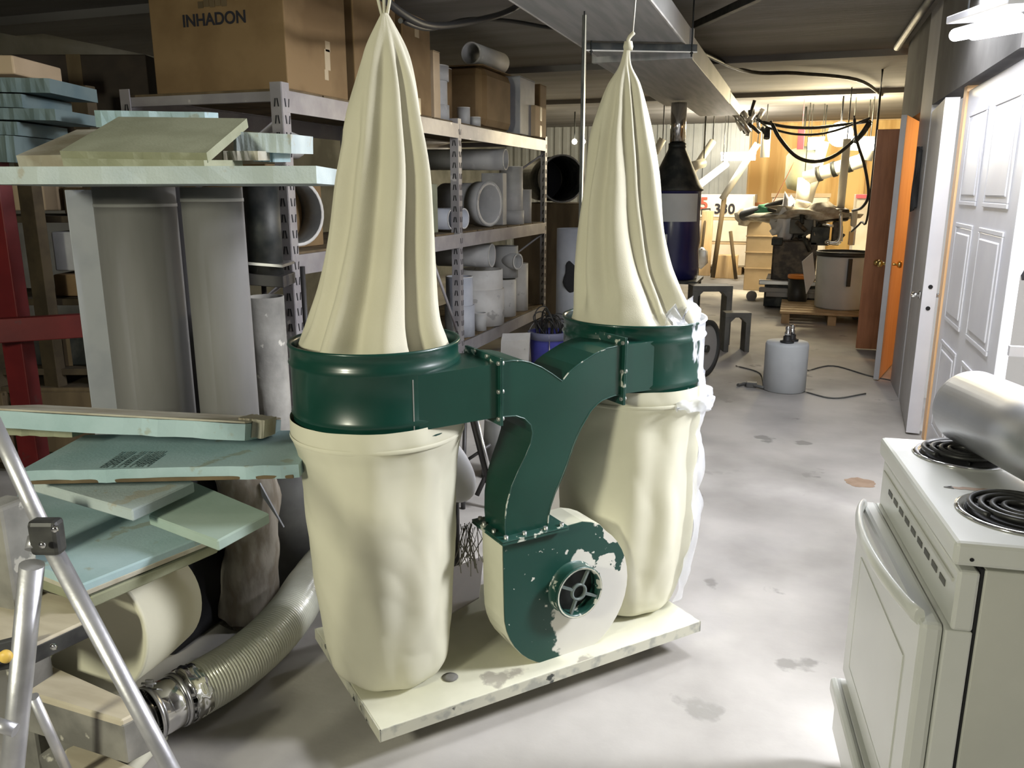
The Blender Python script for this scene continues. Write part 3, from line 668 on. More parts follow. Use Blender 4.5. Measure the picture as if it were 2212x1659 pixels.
def pipething(name, pa, pb, r, th, m, label, cat='pipe', group=None, bell=None):
    t = thing(name, label, cat, (Vector(pa)+Vector(pb))/2-UP*r, 0, group)
    obj('barrel', hollow(nb(), pa, pb, r, th, 32), m, t)
    pa, pb = Vector(pa), Vector(pb); d = (pb-pa).normalized()
    if bell:
        for q, s in bell:
            c_ = pa if q == 0 else pb; dd = d if q == 0 else -d
            obj('bell', hollow(nb(), c_-dd*.002, c_+dd*s, r+.012, .013, 32), m, t)
    obj('cut_rim', hollow(nb(), pb-d*.003, pb+d*.0015, r+(.0125 if bell and any(q == 1 for q, s in bell) else .0005), th+(.012 if bell and any(q == 1 for q, s in bell) else 0), 32), 'pipepale', t)
    return t
VX = -2.47
pipething('pipe_fitting', (-2.5, 5.52, TZ), (-2.5, 5.52, TZ+.37), .10, .01, 'pipegrey', 'dusty grey pipe stack with ridged collars at the start of the second rack bay', bell=[(0, .11), (1, .1)])
pipething('pipe_fitting', (-2.62, 5.86, TZ), (-2.62, 5.86, TZ+.40), .11, .01, 'cardboard', 'round brown tube behind the ridged grey pipe stack on the rack top')
pipething('pipe_fitting', (-2.44, 5.93, TZ), (-2.44, 5.93, TZ+.13), .05, .008, 'pipegrey', 'short grey pipe stub in front of the brown drum on the rack top')
pipething('pipe_fitting', (-2.40, 6.06, TZ), (-2.40, 6.06, TZ+.07), .045, .008, 'pipegrey', 'smallest grey stub beside the brown drum on the rack top')
dr = thing('cardboard_drum', 'tall round-cornered brown cardboard drum on the rack top', 'drum', (-2.52, 6.5, TZ))
obj('drum_wall', box(nb(), -2.80, -2.36, 6.15, 6.84, TZ, TZ+.46, .07), 'cardboard', dr); obj('drum_lid', box(nb(), -2.79, -2.37, 6.16, 6.83, TZ+.46, TZ+.468, .003), 'cardboard', dr)
pipething('pipe_fitting', (-2.46, 6.80, TZ+.56), (-2.50, 6.24, TZ+.56), .085, .012, 'pipegrey', 'grey pipe lying on top of the brown cardboard drum, open end forward')
b_ = carton('paper_carton', (-2.50, 7.15, TZ), .34, .42, .47, 'pipeblue', 'bluish white carton with a dark round mark on the rack top', tapes=False)
obj('printed_mark', cyl(nb(), (-.02, -.211, .30), (-.02, -.2125, .30), .05, n=20), 'ink', b_, local=True)
carton('carton', (-2.46, 7.62, TZ), .26, .2, .47, 'cardboard', 'upright brown carton at the far end of the rack top', tapes=False)
carton('carton', (-2.40, 7.42, TZ), .22, .34, .26, 'cardboard_pale', 'low greyish carton overhanging the far rack corner', tapes=True)
# level two
MZ = 1.198
t = thing('ball_valve', 'dark grey fitting with a black knob on the upper shelf of the first bay', 'fitting', (-2.62, 3.85, MZ+.46))
carton('carton', (-2.75, 3.75, MZ), .5, .5, .42, 'cardboard', 'brown carton on the middle shelf behind the near upright', tapes=False)
b = nb(); lathe(b, (-2.62, 3.85, MZ+.462), [(.07, 0), (.10, .02), (.12, .06), (.09, .12), (.04, .14), (.035, .17)], 24); obj('valve_body', b, 'pipegrey', t)
b = nb(); cyl(b, (-2.62, 3.85, MZ+.62), (-2.62, 3.85, MZ+.69), .03, n=16); obj('knob', b, 'wire', t)
pipething('pipe_elbow', (-2.62, 3.68, MZ+.18), (-2.40, 3.60, MZ+.19), .17, .016, 'greyframe', 'wide grey pipe mouth seen through the first rack bay', bell=None)
b = nb(); box(b, -2.36, -2.34, 4.02, 4.08, MZ+.15, MZ+.62, .004); single('wood_strip', b, 'studwood', 'narrow pale wooden strip standing in the first rack bay', 'board')
pipething('pipe_length', (-2.90, 5.62, MZ+.09), (-2.39, 5.575, MZ+.09), .076, .009, 'pipeblue', 'blue-grey pipe pointing forward on the middle shelf, the left of a pair')
pipething('pipe_length', (-2.90, 5.82, MZ+.09), (-2.37, 5.745, MZ+.09), .076, .009, 'pipeblue', 'blue-grey pipe pointing forward on the middle shelf, the right of a pair')
carton('foam_block', (-2.6, 5.30, MZ), .3, .3, .34, 'foamolive', 'olive block behind the pair of blue-grey pipes', tapes=False, flap=False, cat='block')
pipething('pipe_length', (-2.75, 5.3, MZ+.46), (-2.60, 5.05, MZ+.46), .08, .01, 'pipegrey', 'short grey pipe above the olive block')
pipething('pipe_fitting', (-2.86, 6.52, MZ+.185), (-2.41, 6.40, MZ+.185), .17, .016, 'pipegrey', 'large dusty pipe mouth facing out on the middle shelf', bell=[(1, .12)])
pipething('pipe_length', (-3.15, 6.70, MZ+.555), (-2.39, 6.74, MZ+.55), .088, .01, 'pipegrey', 'grey pipe lying high across the middle shelf with a tilted open end')
carton('panel_box', (-2.52, 6.80, MZ), .2, .10, .44, 'pipegrey', 'flat grey box standing behind the large pipe mouth', tapes=False, flap=False)
pipething('pipe_length', (-2.45, 7.05, MZ), (-2.45, 7.05, MZ+.50), .105, .01, 'pipegrey', 'grey pipe standing upright on the middle shelf near the far upright', bell=[(0, .12)])
pipething('pipe_length', (-2.42, 7.33, MZ), (-2.42, 7.33, MZ+.30), .07, .008, 'pipegrey', 'shorter grey pipe upright against the far rack post')
# level three
LZ = .388
pipething('pipe_length', (-2.6, 4.6, LZ), (-2.6, 4.6, LZ+.42), .20, .014, 'pipepale', 'wide pale pipe standing on the bottom shelf left of the middle upright')
pipething('pipe_length', (-2.62, 5.25, LZ), (-2.62, 5.25, LZ+.36), .16, .014, 'pipegrey', 'wide grey pipe on the bottom shelf beside the middle upright')
pipething('pipe_length', (-2.44, 5.80, LZ), (-2.44, 5.80, LZ+.46), .105, .012, 'pipeblue', 'blue-topped white pipe standing on the bottom shelf just right of the middle upright', bell=[(0, .24)])
pipething('pipe_fitting', (-2.50, 6.40, LZ), (-2.50, 6.40, LZ+.46), .19, .016, 'pipepale', 'largest pale pipe fitting upright on the bottom shelf', bell=[(0, .30)])
pipething('pipe_fitting', (-2.88, 6.40, LZ+.575), (-2.40, 6.42, LZ+.575), .10, .012, 'pipegrey', 'grey pipe collar lying on the largest pale fitting')
pipething('pipe_fitting', (-2.47, 6.88, LZ), (-2.47, 6.88, LZ+.33), .12, .012, 'pipepale', 'pale upright pipe under the tee on the bottom shelf')
t = thing('pipe_tee', 'grey pipe tee with one open branch facing out on the bottom shelf', 'fitting', (-2.47, 6.88, LZ+.34))
obj('barrel', hollow(nb(), (-2.47, 6.95, LZ+.34), (-2.47, 6.95, LZ+.62), .115, .014, 32), 'pipegrey', t)
obj('branch', hollow(nb(), (-2.50, 6.92, LZ+.50), (-2.32, 6.86, LZ+.49), .07, .010, 28), 'pipegrey', t); obj('branch_rim', hollow(nb(), (-2.323, 6.861, LZ+.49), (-2.317, 6.859, LZ+.49), .073, .014, 28), 'pipepale', t)
pipething('pipe_fitting', (-2.44, 7.25, LZ), (-2.44, 7.25, LZ+.44), .085, .01, 'pipepale', 'narrow pale pipe at the far end of the bottom shelf')
pipething('pipe_fitting', (-2.38, 6.07, LZ), (-2.38, 6.07, LZ+.14), .055, .008, 'pipegrey', 'small grey stub between the white pipe and the largest fitting')
a = PX(1085, 745, -2.2); obj_ = obox(nb(), (a.x, a.y-.1, 0.03), (.22, .05, .0), (-.02, .1, .02), (.05, -.03, .34)); bmesh.ops.rotate(obj_, verts=obj_.verts, cent=(a.x, a.y, .2), matrix=Matrix.Rotation(R(14), 3, 'X'))
single('foam_offcut', obj_, 'pipepale', 'pale offcut board leaning under the bottom rail of the rack', 'board')

# ---- blue pail with wires
c_ = Vector((-1.86, 6.30, 0))
pa = thing('wire_pail', 'blue plastic pail with a grey rim, standing at the rack end', 'bucket', c_)
obj('pail_body', lathe(nb(), c_, [(.12, 0), (.135, .005), (.160, .32), (.160, .37), (.152, .37), (.150, .32), (.125, .02), (.0, .02)], 40, caps=(False, False)), 'bluepail', pa)
obj('pail_rim', lathe(nb(), c_, [(.160, .315), (.174, .315), (.176, .365), (.172, .375), (.158, .375), (.158, .315)], 40, caps=(False, False)), 'paillid', pa)
obj('paint_drip', tube(nb(), [c_+Vector((.05, -.16, .36)), c_+Vector((.052, -.158, .24)), c_+Vector((.048, -.150, .12))], .004, 5, rf=lambda t: .007*(1-t)+.002), 'signwhite', pa)
hd = [c_+Vector((.165*math.cos(a), .03*math.sin(a)-.02, .35+.13*math.sin(a))) for a in [math.pi*k/12 for k in range(13)]]
obj('pail_handle', tube(nb(), hd, .004, 6), 'galv', pa)
wb = thing('wire_bundle', 'tangle of black wire loops sticking up out of the blue pail', 'wire', c_+UP*.25)
for k in range(16):
    a0 = rnd.uniform(0, 6.28); r0 = rnd.uniform(.03, .11); h = rnd.uniform(.05, .17)
    pts = [c_+Vector((r0*math.cos(a0), r0*math.sin(a0), .25)), c_+Vector((r0*1.1*math.cos(a0+.6), r0*math.sin(a0+.6), .38+h)), c_+Vector((.13*math.cos(a0+1.5), .13*math.sin(a0+1.5), .40+h*.7)), c_+Vector((.10*math.cos(a0+2.4), .10*math.sin(a0+2.4), .3))]
    obj('wire_loop', tube(nb(), smoothpath(pts, 5), .005, 5), 'wire', wb)
# ---- upright pale tube with a torn dark opening, behind
a = PD(1238, 600, 7.2); tb = thing('torn_tube', 'pale upright cardboard tube with a dark torn opening behind the right cloth bag', 'tube', (a.x, a.y, 0))
obj('tube_wall', hollow(nb(), (a.x, a.y, 0), (a.x, a.y, PD(1238, 492, 7.2).z), .15, .012, 36), 'pipeblue', tb)
q = PD(1235, 600, 7.05); b = nb(); bmesh.ops.create_uvsphere(b, u_segments=18, v_segments=12, radius=1)
for v in b.verts: v.co = Vector((q.x, q.y, q.z))+CR*(v.co.x*.07+.012*math.sin(v.co.z*5))+CF*(v.co.y*.02+.012)+UP*v.co.z*.15
obj('torn_hole', b, 'slot', tb)
# ---- black drums lying in the far left, open ends towards us
ba = PD(1215, 386, 9.2); axv = (Vector((.55, -.83, 0))).normalized()
bt = thing('black_drum', 'black drum lying on its side beyond the rack, open end towards the camera', 'drum', ba-UP*.31)
obj('drum_shell', hollow(nb(), ba-axv*.85, ba, .255, .012, 40), 'metal_dark', bt)
for o_ in (0, .05): obj('drum_hoop', hollow(nb(), ba-axv*(o_+.03), ba-axv*o_, .268, .02, 40), 'pipegrey', bt)
obj('drum_back', cyl(nb(), ba-axv*.8, ba-axv*.79, .25, n=36), 'slot', bt)
b = nb(); obox(b, (ba.x-.5, ba.y-.25, 0), (1.0, 0, 0), (0, .9, 0), (0, 0, ba.z-.27), .01); single('timber_stand', b, 'oldwood', 'dark timber stand carrying the black drum beyond the rack', 'stand')
for k, (x, y) in enumerate(((1241, 306), (1259, 306))):
    q = PD(x, y, 13.5); t = thing('wall_lamp', 'small glowing bulb far behind, left of the right bag, ' + ('left' if k == 0 else 'right') + ' of the two', 'lamp', q)
    b = nb(); bmesh.ops.create_icosphere(b, subdivisions=2, radius=.045); bmesh.ops.translate(b, verts=b.verts, vec=q); obj('bulb', b, 'glowwarm', t)
    obj('lamp_socket', cyl(nb(), q+UP*.05, Vector((q.x, q.y, CEIL-.0)), .012, n=8), 'metal_dark', t)

# ================================================================ left side: foam boards, tubes, red frame
def board(name, A, B, depth, th, tilt, m, label, group=None, bev=.004, nick=0, edge=None):
    A, B = Vector(A), Vector(B); e = (B-A); n_ = Vector((-e.y, e.x, 0)).normalized()
    up = Vector((n_.x*math.cos(R(tilt)), n_.y*math.cos(R(tilt)), math.sin(R(tilt))))*depth
    t = thing(name, label, 'board', (A+B)/2+up/2-UP*th, 0, group)
    nrm = e.cross(up).normalized(); nrm = nrm if nrm.z > 0 else -nrm
    bm = nb(); k = 16; pts = []
    # slightly ragged outline
    front = [A+e*(i/k) for i in range(k+1)]; back = [B+up-e*(i/k) for i in range(k+1)]
    rg = random.Random(hash_(name+label))
    pts = [p+nrm*0+n_*rg.uniform(-.004, .004) for p in front]+[p+n_*rg.uniform(-.004, .004) for p in back]
    a = [bm.verts.new(p) for p in pts]; b2 = [bm.verts.new(p-nrm*th+n_*rg.uniform(-.003, .003)) for p in pts]; kk = len(pts)
    bm.faces.new(a); bm.faces.new(b2[::-1])
    for i in range(kk): bm.faces.new((a[i], b2[i], b2[(i+1) % kk], a[(i+1) % kk]))
    bmesh.ops.recalc_face_normals(bm, faces=bm.faces)
    core = obj('foam_core', bm, m, t)
    if edge:
        bm = nb()
        for i in range(6):
            p0 = A+e*(i/6+rg.uniform(0, .03)); w_ = e*rg.uniform(.04, .12)
            obox(bm, p0-nrm*(th*rg.uniform(.25, .35))-n_*.006, w_, n_*.006, nrm*th*.3, .001)
        obox(bm, A+nrm*.0005-n_*.003, e, up*.999, nrm*.002, .0005)
        obj('dusty_skin', bm, edge, core, label='brown dusty top face')['kind'] = 'stuff'
    return t, e.normalized(), n_, nrm
def hash_(s): return sum(ord(ch)*(i+1) for i, ch in enumerate(s))
# upper shelf of foam
board('foam_board', PD(-60, 360, 2.35), PD(682, 358, 2.35), .5, .05, -.6, 'foamwhite', 'long pale foam board lying level across the top of the grey tubes')
board('foam_board', PD(128, 326, 2.40), PD(447, 330, 2.40), .42, .03, 18, 'foamolive', 'olive foam board lying on the long pale board and tilted forward')
board('foam_board', PD(135, 342, 2.38), PD(440, 346, 2.38), .35, .022, 2, 'foamolive', 'thin olive board directly under the tilted one')
board('foam_board', PD(34, 336, 2.50), PD(300, 332, 2.50), .40, .04, 15, 'foamdirty', 'dirty foam board sticking out left from behind the olive one')
board('foam_board', PD(202, 238, 3.0), PD(442, 242, 3.0), .14, .06, 4, 'foam', 'short bluish foam bar on top at the back of the upper stack')
board('foam_board', PD(503, 284, 2.70), PD(628, 290, 2.70), .3, .062, 2, 'foamwhite', 'pale foam block end right of the olive board by the rack upright')
board('foam_board', PD(478, 326, 2.62), PD(556, 326, 2.62), .3, .03, 2, 'foamdirty', 'small dirty foam scrap under the pale block end')
board('foam_board', PD(545, 322, 2.75), PD(592, 324, 2.75), .2, .04, 2, 'foam', 'smallest bluish foam scrap against the rack upright')
q0 = PD(160, 420, 2.6)
for k, (x0, x1, y0, y1, l) in enumerate(((-60, 105, 166, 196, 'topmost'), (-60, 46, 200, 228, 'second from the top'), (-60, 118, 232, 256, 'third, longest'), (-60, 36, 260, 288, 'fourth'), (-60, 28, 290, 346, 'lowest and thickest'))):
    th_ = (y1-y0)*3.0/F_PX
    board('foam_offcut', PD(x0, y0, 3.0), PD(x1, y0+3, 3.0), .35, th_, 0, 'foamdark', 'dark blue-green foam piece at the left edge, ' + l + ' of its stack', 'foam pieces stacked at the upper left')
# lower heap of foam
t, e, n_, nr = board('foam_board', PD(-70, 884, 2.15), PD(530, 916, 2.15), .32, .045, -14, 'foam', 'narrow blue foam board with a brown dusty top, top of the lower heap', edge=None)
A_, B_ = PD(-70, 884, 2.15), PD(530, 916, 2.15)
b = nb(); obox(b, A_+UP*.0015-n_*.001, (B_-A_)*1.0, Vector((n_.x*math.cos(R(-14)), n_.y*math.cos(R(-14)), math.sin(R(-14))))*.32, UP*.006, .002); obj('dusty_skin', b, 'foamdirty', t, label='brown dusty top face')
board('foam_board', PD(515, 902, 2.20), PD(572, 908, 2.20), .10, .05, -10, 'foamdirty', 'broken brown foam end poking out behind the narrow blue board')
board('foam_board', PD(-60, 922, 2.26), PD(155, 930, 2.26), .3, .02, -6, 'foamolive', 'thin greyish sheet under the narrow blue board at the left')
A_, B_ = PD(40, 1018, 2.12), PD(644, 1004, 2.12)
t, e, n_, nr = board('foam_board', A_, B_, .34, .036, -1, 'foam', 'wide blue foam board with faint printed lines of lettering')
for ln in range(17):      # rows of small blurred print, not legible in the photograph
    if ln in (5, 9): continue
    b = nb(); q_ = .012+.02*(ln % 4 == 3); end = .145-.03*(ln % 5 == 1)
    while q_ < end:
        l_ = rnd.uniform(.004, .014); obox(b, A_+e*(.205+ln*.0078)+n_*q_+nr*.0004, e*.0042, n_*min(l_, end-q_), nr*.0004); q_ += l_+.0035
    o_ = obj('print_row', b, 'foamprint', t); o_['kind'] = 'stuff'
b = nb(); obox(b, A_-n_*.002-nr*.037, (B_-A_)*.98, n_*.02, nr*.010, .002); obj('dirty_edge', b, 'oldwood', t, label='brown ragged lower edge')
def quad(name, pts, z, th, m, label, edge=None):
    P_ = [PZ(x, y, z+(dz if dz else 0)) for x, y, dz in pts]
    c0 = sum(P_, Vector())/len(P_)
    t = thing(name, label, 'board', c0-UP*th)
    obj('foam_core', slab(nb(), P_, th, .004), m, t)
    if edge: obj('edge_band', slab(nb(), [c0+(p-c0)*1.004-UP*th*.55 for p in P_], th*.4, .002), edge, t)
    return t
quad('foam_board', [(70, 1040, 0), (285, 1102, 0), (420, 1040, .0), (190, 985, 0)], .715, .032, 'foamwhite', 'pale dirty foam board whose corner points forward under the printed board', None)
quad('foam_board', [(320, 1112, 0), (470, 1168, -.006), (582, 1108, 0), (410, 1036, 0)], .665, .030, 'foamsage', 'sage green board with a sharp corner sticking out to the right')
t = quad('foam_board', [(30, 1205, 0), (178, 1262, 0), (455, 1152, 0), (330, 1010, 0), (40, 1010, 0)], .60, .034, 'foam', 'large blue foam sheet sloping under the whole lower heap', 'foamdirty')
t = quad('foam_board', [(45, 1236, 0), (196, 1290, 0), (470, 1172, 0), (330, 1040, 0)], .562, .03, 'foamolive', 'olive brown sheet under the large blue foam sheet')
b = nb(); a = PZ(60, 1230, .53); obox(b, (a.x-.25, a.y+.10, 0), (.45, .16, 0), (-.14, .40, 0), (0, 0, .50), .01)
# tub and stand under the heap
tb = thing('large_tub', 'large beige plastic tub lying on its side under the foam heap', 'tub', PZ(200, 1330, 0))
q0 = PD(232, 1345, 2.14); ax = (-CF*.9-CR*.25+UP*.10).normalized()
obj('tub_shell', lathe(nb(), q0-ax*.20, [(.12, 0), (.150, .01), (.165, .12), (.172, .25), (.176, .255), (.165, .26), (.14, .24), (0.0, .235)], 48, axis=ax), 'cream', tb)
q0 = PD(545, 1200, 2.85)
lg = thing('paper_tube', 'mottled brown paper-wrapped post standing behind the foam heap', 'post', (q0.x, q0.y, 0))
pts = [Vector((q0.x-.035, q0.y, .0)), Vector((q0.x-.01, q0.y, .22)), Vector((q0.x+.008, q0.y, .42)), Vector((q0.x-.02, q0.y, .66))]
bm = tube(nb(), smoothpath(pts, 8), .098, 20)
for v in bm.verts: v.co += Vector((noise.noise(v.co*9), noise.noise(v.co*9+Vector((5, 0, 0))), 0))*.018
obj('wrapped_post', bm, 'logpaper', lg)
a = PD(440, 1350, 2.75); b = nb(); box(b, a.x-.24, a.x-.03, a.y-.12, a.y+.20, 0, .60, .02); dkb = thing('gap_shade_block', 'black block added for the shade in the gap under the foam heap', 'shade block', (a.x, a.y, 0))  # added near-black block, stands in for the shade under the foam heap
obj('shade_body', b, 'slot', dkb); b = nb(); box(b, a.x-.25, a.x-.02, a.y-.13, a.y+.21, .58, .61, .008); obj('shade_rim', b, 'leg_dark', dkb)
q0 = PD(622, 1175, 3.2); axd = (CR*.9-CF*.3+UP*.2).normalized()
wl = thing('metal_drum', 'dark grey metal drum behind the left bag above the clear hose', 'drum', (q0.x, q0.y, 0))
obj('drum_shell', hollow(nb(), Vector((q0.x, q0.y, .0)), Vector((q0.x, q0.y, .46)), .14, .01, 32), 'greyframe', wl)
b = nb(); a = PD(560, 1032, 2.7); c = PD(612, 1128, 2.7); obox(b, a, c-a, UP*.03, CR*.004)
single('paper_sliver', prism(nb(), [(0, 0), (1, 1), (0.05, .35)], lambda u, v_: a+(c-a)*u+UP*(-.02-(v_-u)*.12), lambda u, v_: a+(c-a)*u+UP*(-.02-(v_-u)*.12)+CF*.01), 'pipeblue', 'thin pale sliver of board right of the paper-wrapped post', 'board')
# ---- the two big standing tubes, and neighbours
def stube(x0, x1, ytop, d, zb, m, label, th=.006):
    c_ = PD((x0+x1)/2, ytop, d); r = (x1-x0)/2*d/F_PX
    t = thing('forming_tube', label, 'tube', (c_.x, c_.y, zb))
    obj('tube_wall', hollow(nb(), (c_.x, c_.y, zb), (c_.x, c_.y, c_.z), r, th, 48), m, t); return t, c_, r
t1, c1, r1 = stube(206, 372, 404, 2.95, 0, 'sono', 'wide grey cardboard forming tube standing left under the long pale board')
for z_ in (c1.z-.07,): obj('lip_band', hollow(nb(), (c1.x, c1.y, z_), (c1.x, c1.y, z_+.012), r1+.002, .003, 48), 'pipegrey', t1)
b = nb(); obox(b, (c1.x, c1.y, .42), CR*-.20-CF*.10, CR*.004-CF*.008, UP*(c1.z-.43), .003); obj('overlap_strip', b, 'pipeblue', t1, label='flat edge strip along the tube')
t2, c2, r2 = stube(392, 520, 404, 2.85, 0, 'sono', 'narrower grey cardboard forming tube right of the wide one')
obj('lip_band', hollow(nb(), (c2.x, c2.y, c2.z-.05), (c2.x, c2.y, c2.z-.038), r2+.002, .003, 48), 'pipegrey', t2)
t3, c3, r3 = stube(345, 420, 404, 3.3, 0, 'leg_dark', 'black pipe standing in the gap between the two grey forming tubes')
t4, c4, r4 = stube(525, 600, 400, 3.5, 1.13, 'metal_dark', 'dark round canister behind the narrower tube')
t5, c5, r5 = stube(532, 612, 640, 3.3, 0, 'weathered', 'low grey-brown tube beside the rack upright behind the narrower forming tube')
b = nb(); a = PD(520, 565, 3.5); c = PD(610, 572, 3.5); obox(b, a, c-a, CF*.2, UP*-.012); 
sh = thing('wall_shelf', 'small dark shelf between the narrower tube and the rack upright', 'shelf', a)
obj('shelf_plate', b, 'galv', sh); b = nb(); obox(b, a-UP*.05, c-a, CF*.2, UP*-.05, .003); obj('shelf_rail', b, 'leg_dark', sh)
for q in (a, c): b = nb(); cyl(b, (q.x, q.y+.15, 0), (q.x, q.y+.15, q.z-.02), .012, n=8); obj('shelf_leg', b, 'leg_dark', sh)
# ---- red steel frame with boxes behind
rf = thing('red_frame', 'dark red steel frame at the left edge, a post crossed by a rail', 'frame', PD(40, 700, 3.3))
MW[rf.name]
a = PD(33, 700, 3.3)
obj('post', box(nb(), a.x-.055, a.x+.055, a.y-.03, a.y+.03, 0, 1.9, .004), 'redpaint', rf)
a2 = PD(-40, 712, 3.2); c2_ = PD(200, 668, 3.35); e = c2_-a2; e.z = 0; n_ = Vector((-e.y, e.x, 0)).normalized()
obj('cross_rail', obox(nb(), a2-UP*.05-n_*.06, e*2.2, n_*.05, UP*.095, .004), 'redpaint', rf)
for zz in (.1,): obj('base_rail', obox(nb(), a2-UP*(a2.z-.03)-n_*.06, e*2.2, n_*.05, UP*.09, .004), 'redpaint', rf)
def bgbox(x0, x1, y0, y1, d, m, name, label, cat='box', dep=.4):
    A = PD(x0, y1, d); B = PD(x1, y1, d); top = PD(x0, y0, d)
    t = thing(name, label, cat, ((A+B)/2).xy.to_3d()+UP*A.z)
    e = B-A; e.z = 0
    b = nb(); obox(b, A, e, CF*dep, UP*(top.z-A.z), .008); obj('side', b, m, t)
    if cat == 'crate':
        for k in range(3):
            zz = A.z+(top.z-A.z)*(k/3+.04); obj('slat', obox(nb(), A-CF*.016+UP*(zz-A.z), e, CF*.014, UP*(top.z-A.z)*.24, .002), 'oldwood', t)
        for s_ in (0, .92): obj('corner_post', obox(nb(), A-CF*.03+e*s_, e*.08, CF*.014, UP*(top.z-A.z), .002), m, t)
    elif cat == 'box':
        b = nb(); obox(b, A-CF*.0015+e*.45, e*.1, CF*.002, UP*(top.z-A.z)); obj('tape_strip', b, 'oldwood', t)
    return t
lw = PD(100, 850, 4.2).z
sf = thing('timber_shelving', 'old timber shelving behind the red frame', 'shelving', PD(120, 850, 4.4).xy.to_3d())
for x in (-30, 100, 235):
    a = PD(x, 700, 4.3); obj('timber_post', box(nb(), a.x-.05, a.x+.05, a.y-.02, a.y+.04, 0, 2.0, .004), 'darkwood', sf)
for y in (466, 645, 796, 835, 985):
    A = PD(-60, y, 4.35)-UP*.037; B = PD(238, y, 4.35)-UP*.037; e = B-A; e.z = 0; obj('shelf_board', obox(nb(), A, e, CF*.5, UP*.035, .003), 'darkwood', sf)
bgbox(30, 130, 398, 455, 4.42, 'cardboard_pale', 'carton', 'pale carton behind the red post under the upper foam')
bgbox(140, 200, 405, 462, 4.42, 'oldwood', 'carton', 'dim brown carton left of the wide grey tube')
bgbox(120, 235, 500, 585, 4.42, 'pipegrey', 'carton', 'grey papered carton half hidden by the wide grey tube')
bgbox(120, 240, 592, 640, 4.42, 'cardboard', 'carton', 'brown carton below the grey papered one')
bgbox(-50, 20, 720, 830, 4.42, 'cardboard', 'carton', 'brown carton at the far left below the red rail')
bgbox(70, 230, 710, 790, 4.42, 'metal_dark', 'plastic_bin', 'dark bin on the shelf below the red rail')
bgbox(80, 240, 830, 980, 4.42, 'oldwood', 'wooden_crate', 'wooden crate below the dark bin', 'crate')
bgbox(-60, 30, 838, 980, 4.42, 'oldwood', 'wooden_crate', 'wooden crate at the far left behind the foam', 'crate')
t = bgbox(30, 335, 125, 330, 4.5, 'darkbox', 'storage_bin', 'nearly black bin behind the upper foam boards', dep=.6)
A = PD(255, 122, 4.5); B = PD(335, 142, 4.5)
bgbox(-70, 32, 120, 160, 3.6, 'cardboard_pale', 'carton', 'tan carton at the upper left edge above the foam pieces')
b = nb(); A = PD(30, 332, 4.5); obox(b, (A.x-.7, A.y, 0), (1.7, .5, 0), (-.2, .6, 0), (0, 0, A.z-.02), .01)

# ================================================================ step ladder, lower left
H = PD(100, 1160, 1.38); TP = PD(-30, 878, 1.52); d_ = (H-TP)
FT = H+(PZ(620, 2130, 0)-H)
ld = thing('step_ladder', 'aluminium step ladder with dark hinge and wooden treads at the lower left', 'ladder', (H.x, H.y, 0))
def rail(a, b_, r, m='aluminium', nm='rail', n=18): return obj(nm, cyl(nb(), a, b_, r, n=n), m, ld)
rail(TP-(H-TP)*.4, H+(FT-H)*.02, .0135); rail(H+(FT-H)*.015, FT, .0150)
L2 = PZ(-15, 2100, 0); H2 = PD(72, 1188, 1.36); rail(PD(78, 1160, 1.37), H2, .013); rail(H2+(L2-H2)*.03, L2, .0195)
b = nb(); q = PD(97, 1160, 1.345)
obox(b, q-CR*.030-UP*.036, CR*.05, CF*.03, UP*.062, .008); obj('hinge_bracket', b, 'blackrubber', ld)
for x, y in ((118, 1143), (92, 1177)):
    q = PD(x, y, 1.335); obj('rivet', lathe(nb(), q, [(.0065, 0), (.005, .003), (0, .004)], 12, axis=-CF), 'chrome', ld)
rail(PD(72, 1505, 1.75), PZ(170, 1720, .1), .011, 'aluminium', 'rear_strut')
obj('foot_bar', cyl(nb(), PD(-20, 1560, 1.2), PD(34, 1578, 1.2), .010, n=12), 'aluminium', ld)
def tread(pts, z, th, m, em, nm='tread', et=.9):
    P_ = [PZ(x, y, z) for x, y in pts]; t_ = obj(nm, slab(nb(), P_, th, .004), m, ld)
    c0 = sum(P_, Vector())/len(P_)
    obj('edge_trim', slab(nb(), [c0+(p-c0)*1.012-UP*th*.12 for p in P_], th*et, .003), em, t_, label='dark edge trim'); return t_, P_
t_, P_ = tread([(-80, 1235), (178, 1296), (208, 1330), (60, 1398), (-80, 1420)], .52, .045, 'plytread', 'blackrubber')
q = PD(116, 1397, 1.70); obj('screw', lathe(nb(), q, [(.008, 0), (.006, .004), (0, .005)], 12, axis=-CF), 'chrome', t_)
t_, P_ = tread([(55, 1442), (120, 1440), (318, 1528), (262, 1556), (50, 1492)], .30, .115, 'plytread', 'weathered')
t_, P_ = tread([(140, 1618), (168, 1604), (320, 1668), (300, 1760), (130, 1740)], .16, .03, 'plytread', 'plytread')
q = PD(2, 1427, 1.28); obj('yellow_knob', lathe(nb(), q+CF*.02, [(.006, 0), (.010, .004), (.011, .011), (.007, .015), (0, .016)], 18, axis=-CF), 'yellowknob', ld)
q = PD(20, 1400, 1.55); b = nb(); obox(b, PZ(-60, 1452, .5), PZ(60, 1420, .5)-PZ(-60, 1452, .5), CF*.02, UP*.05, .003); obj('side_bracket', b, 'blackrubber', ld)
# post at the far lower left
b = nb(); q = PD(0, 1160, 1.9); obox(b, (q.x-.06, q.y, 0), (.07, 0, 0), (0, .08, 0), (0, 0, .78), .01)
single('timber_post', b, 'weathered', 'rough timber post at the far left edge behind the ladder', 'post')

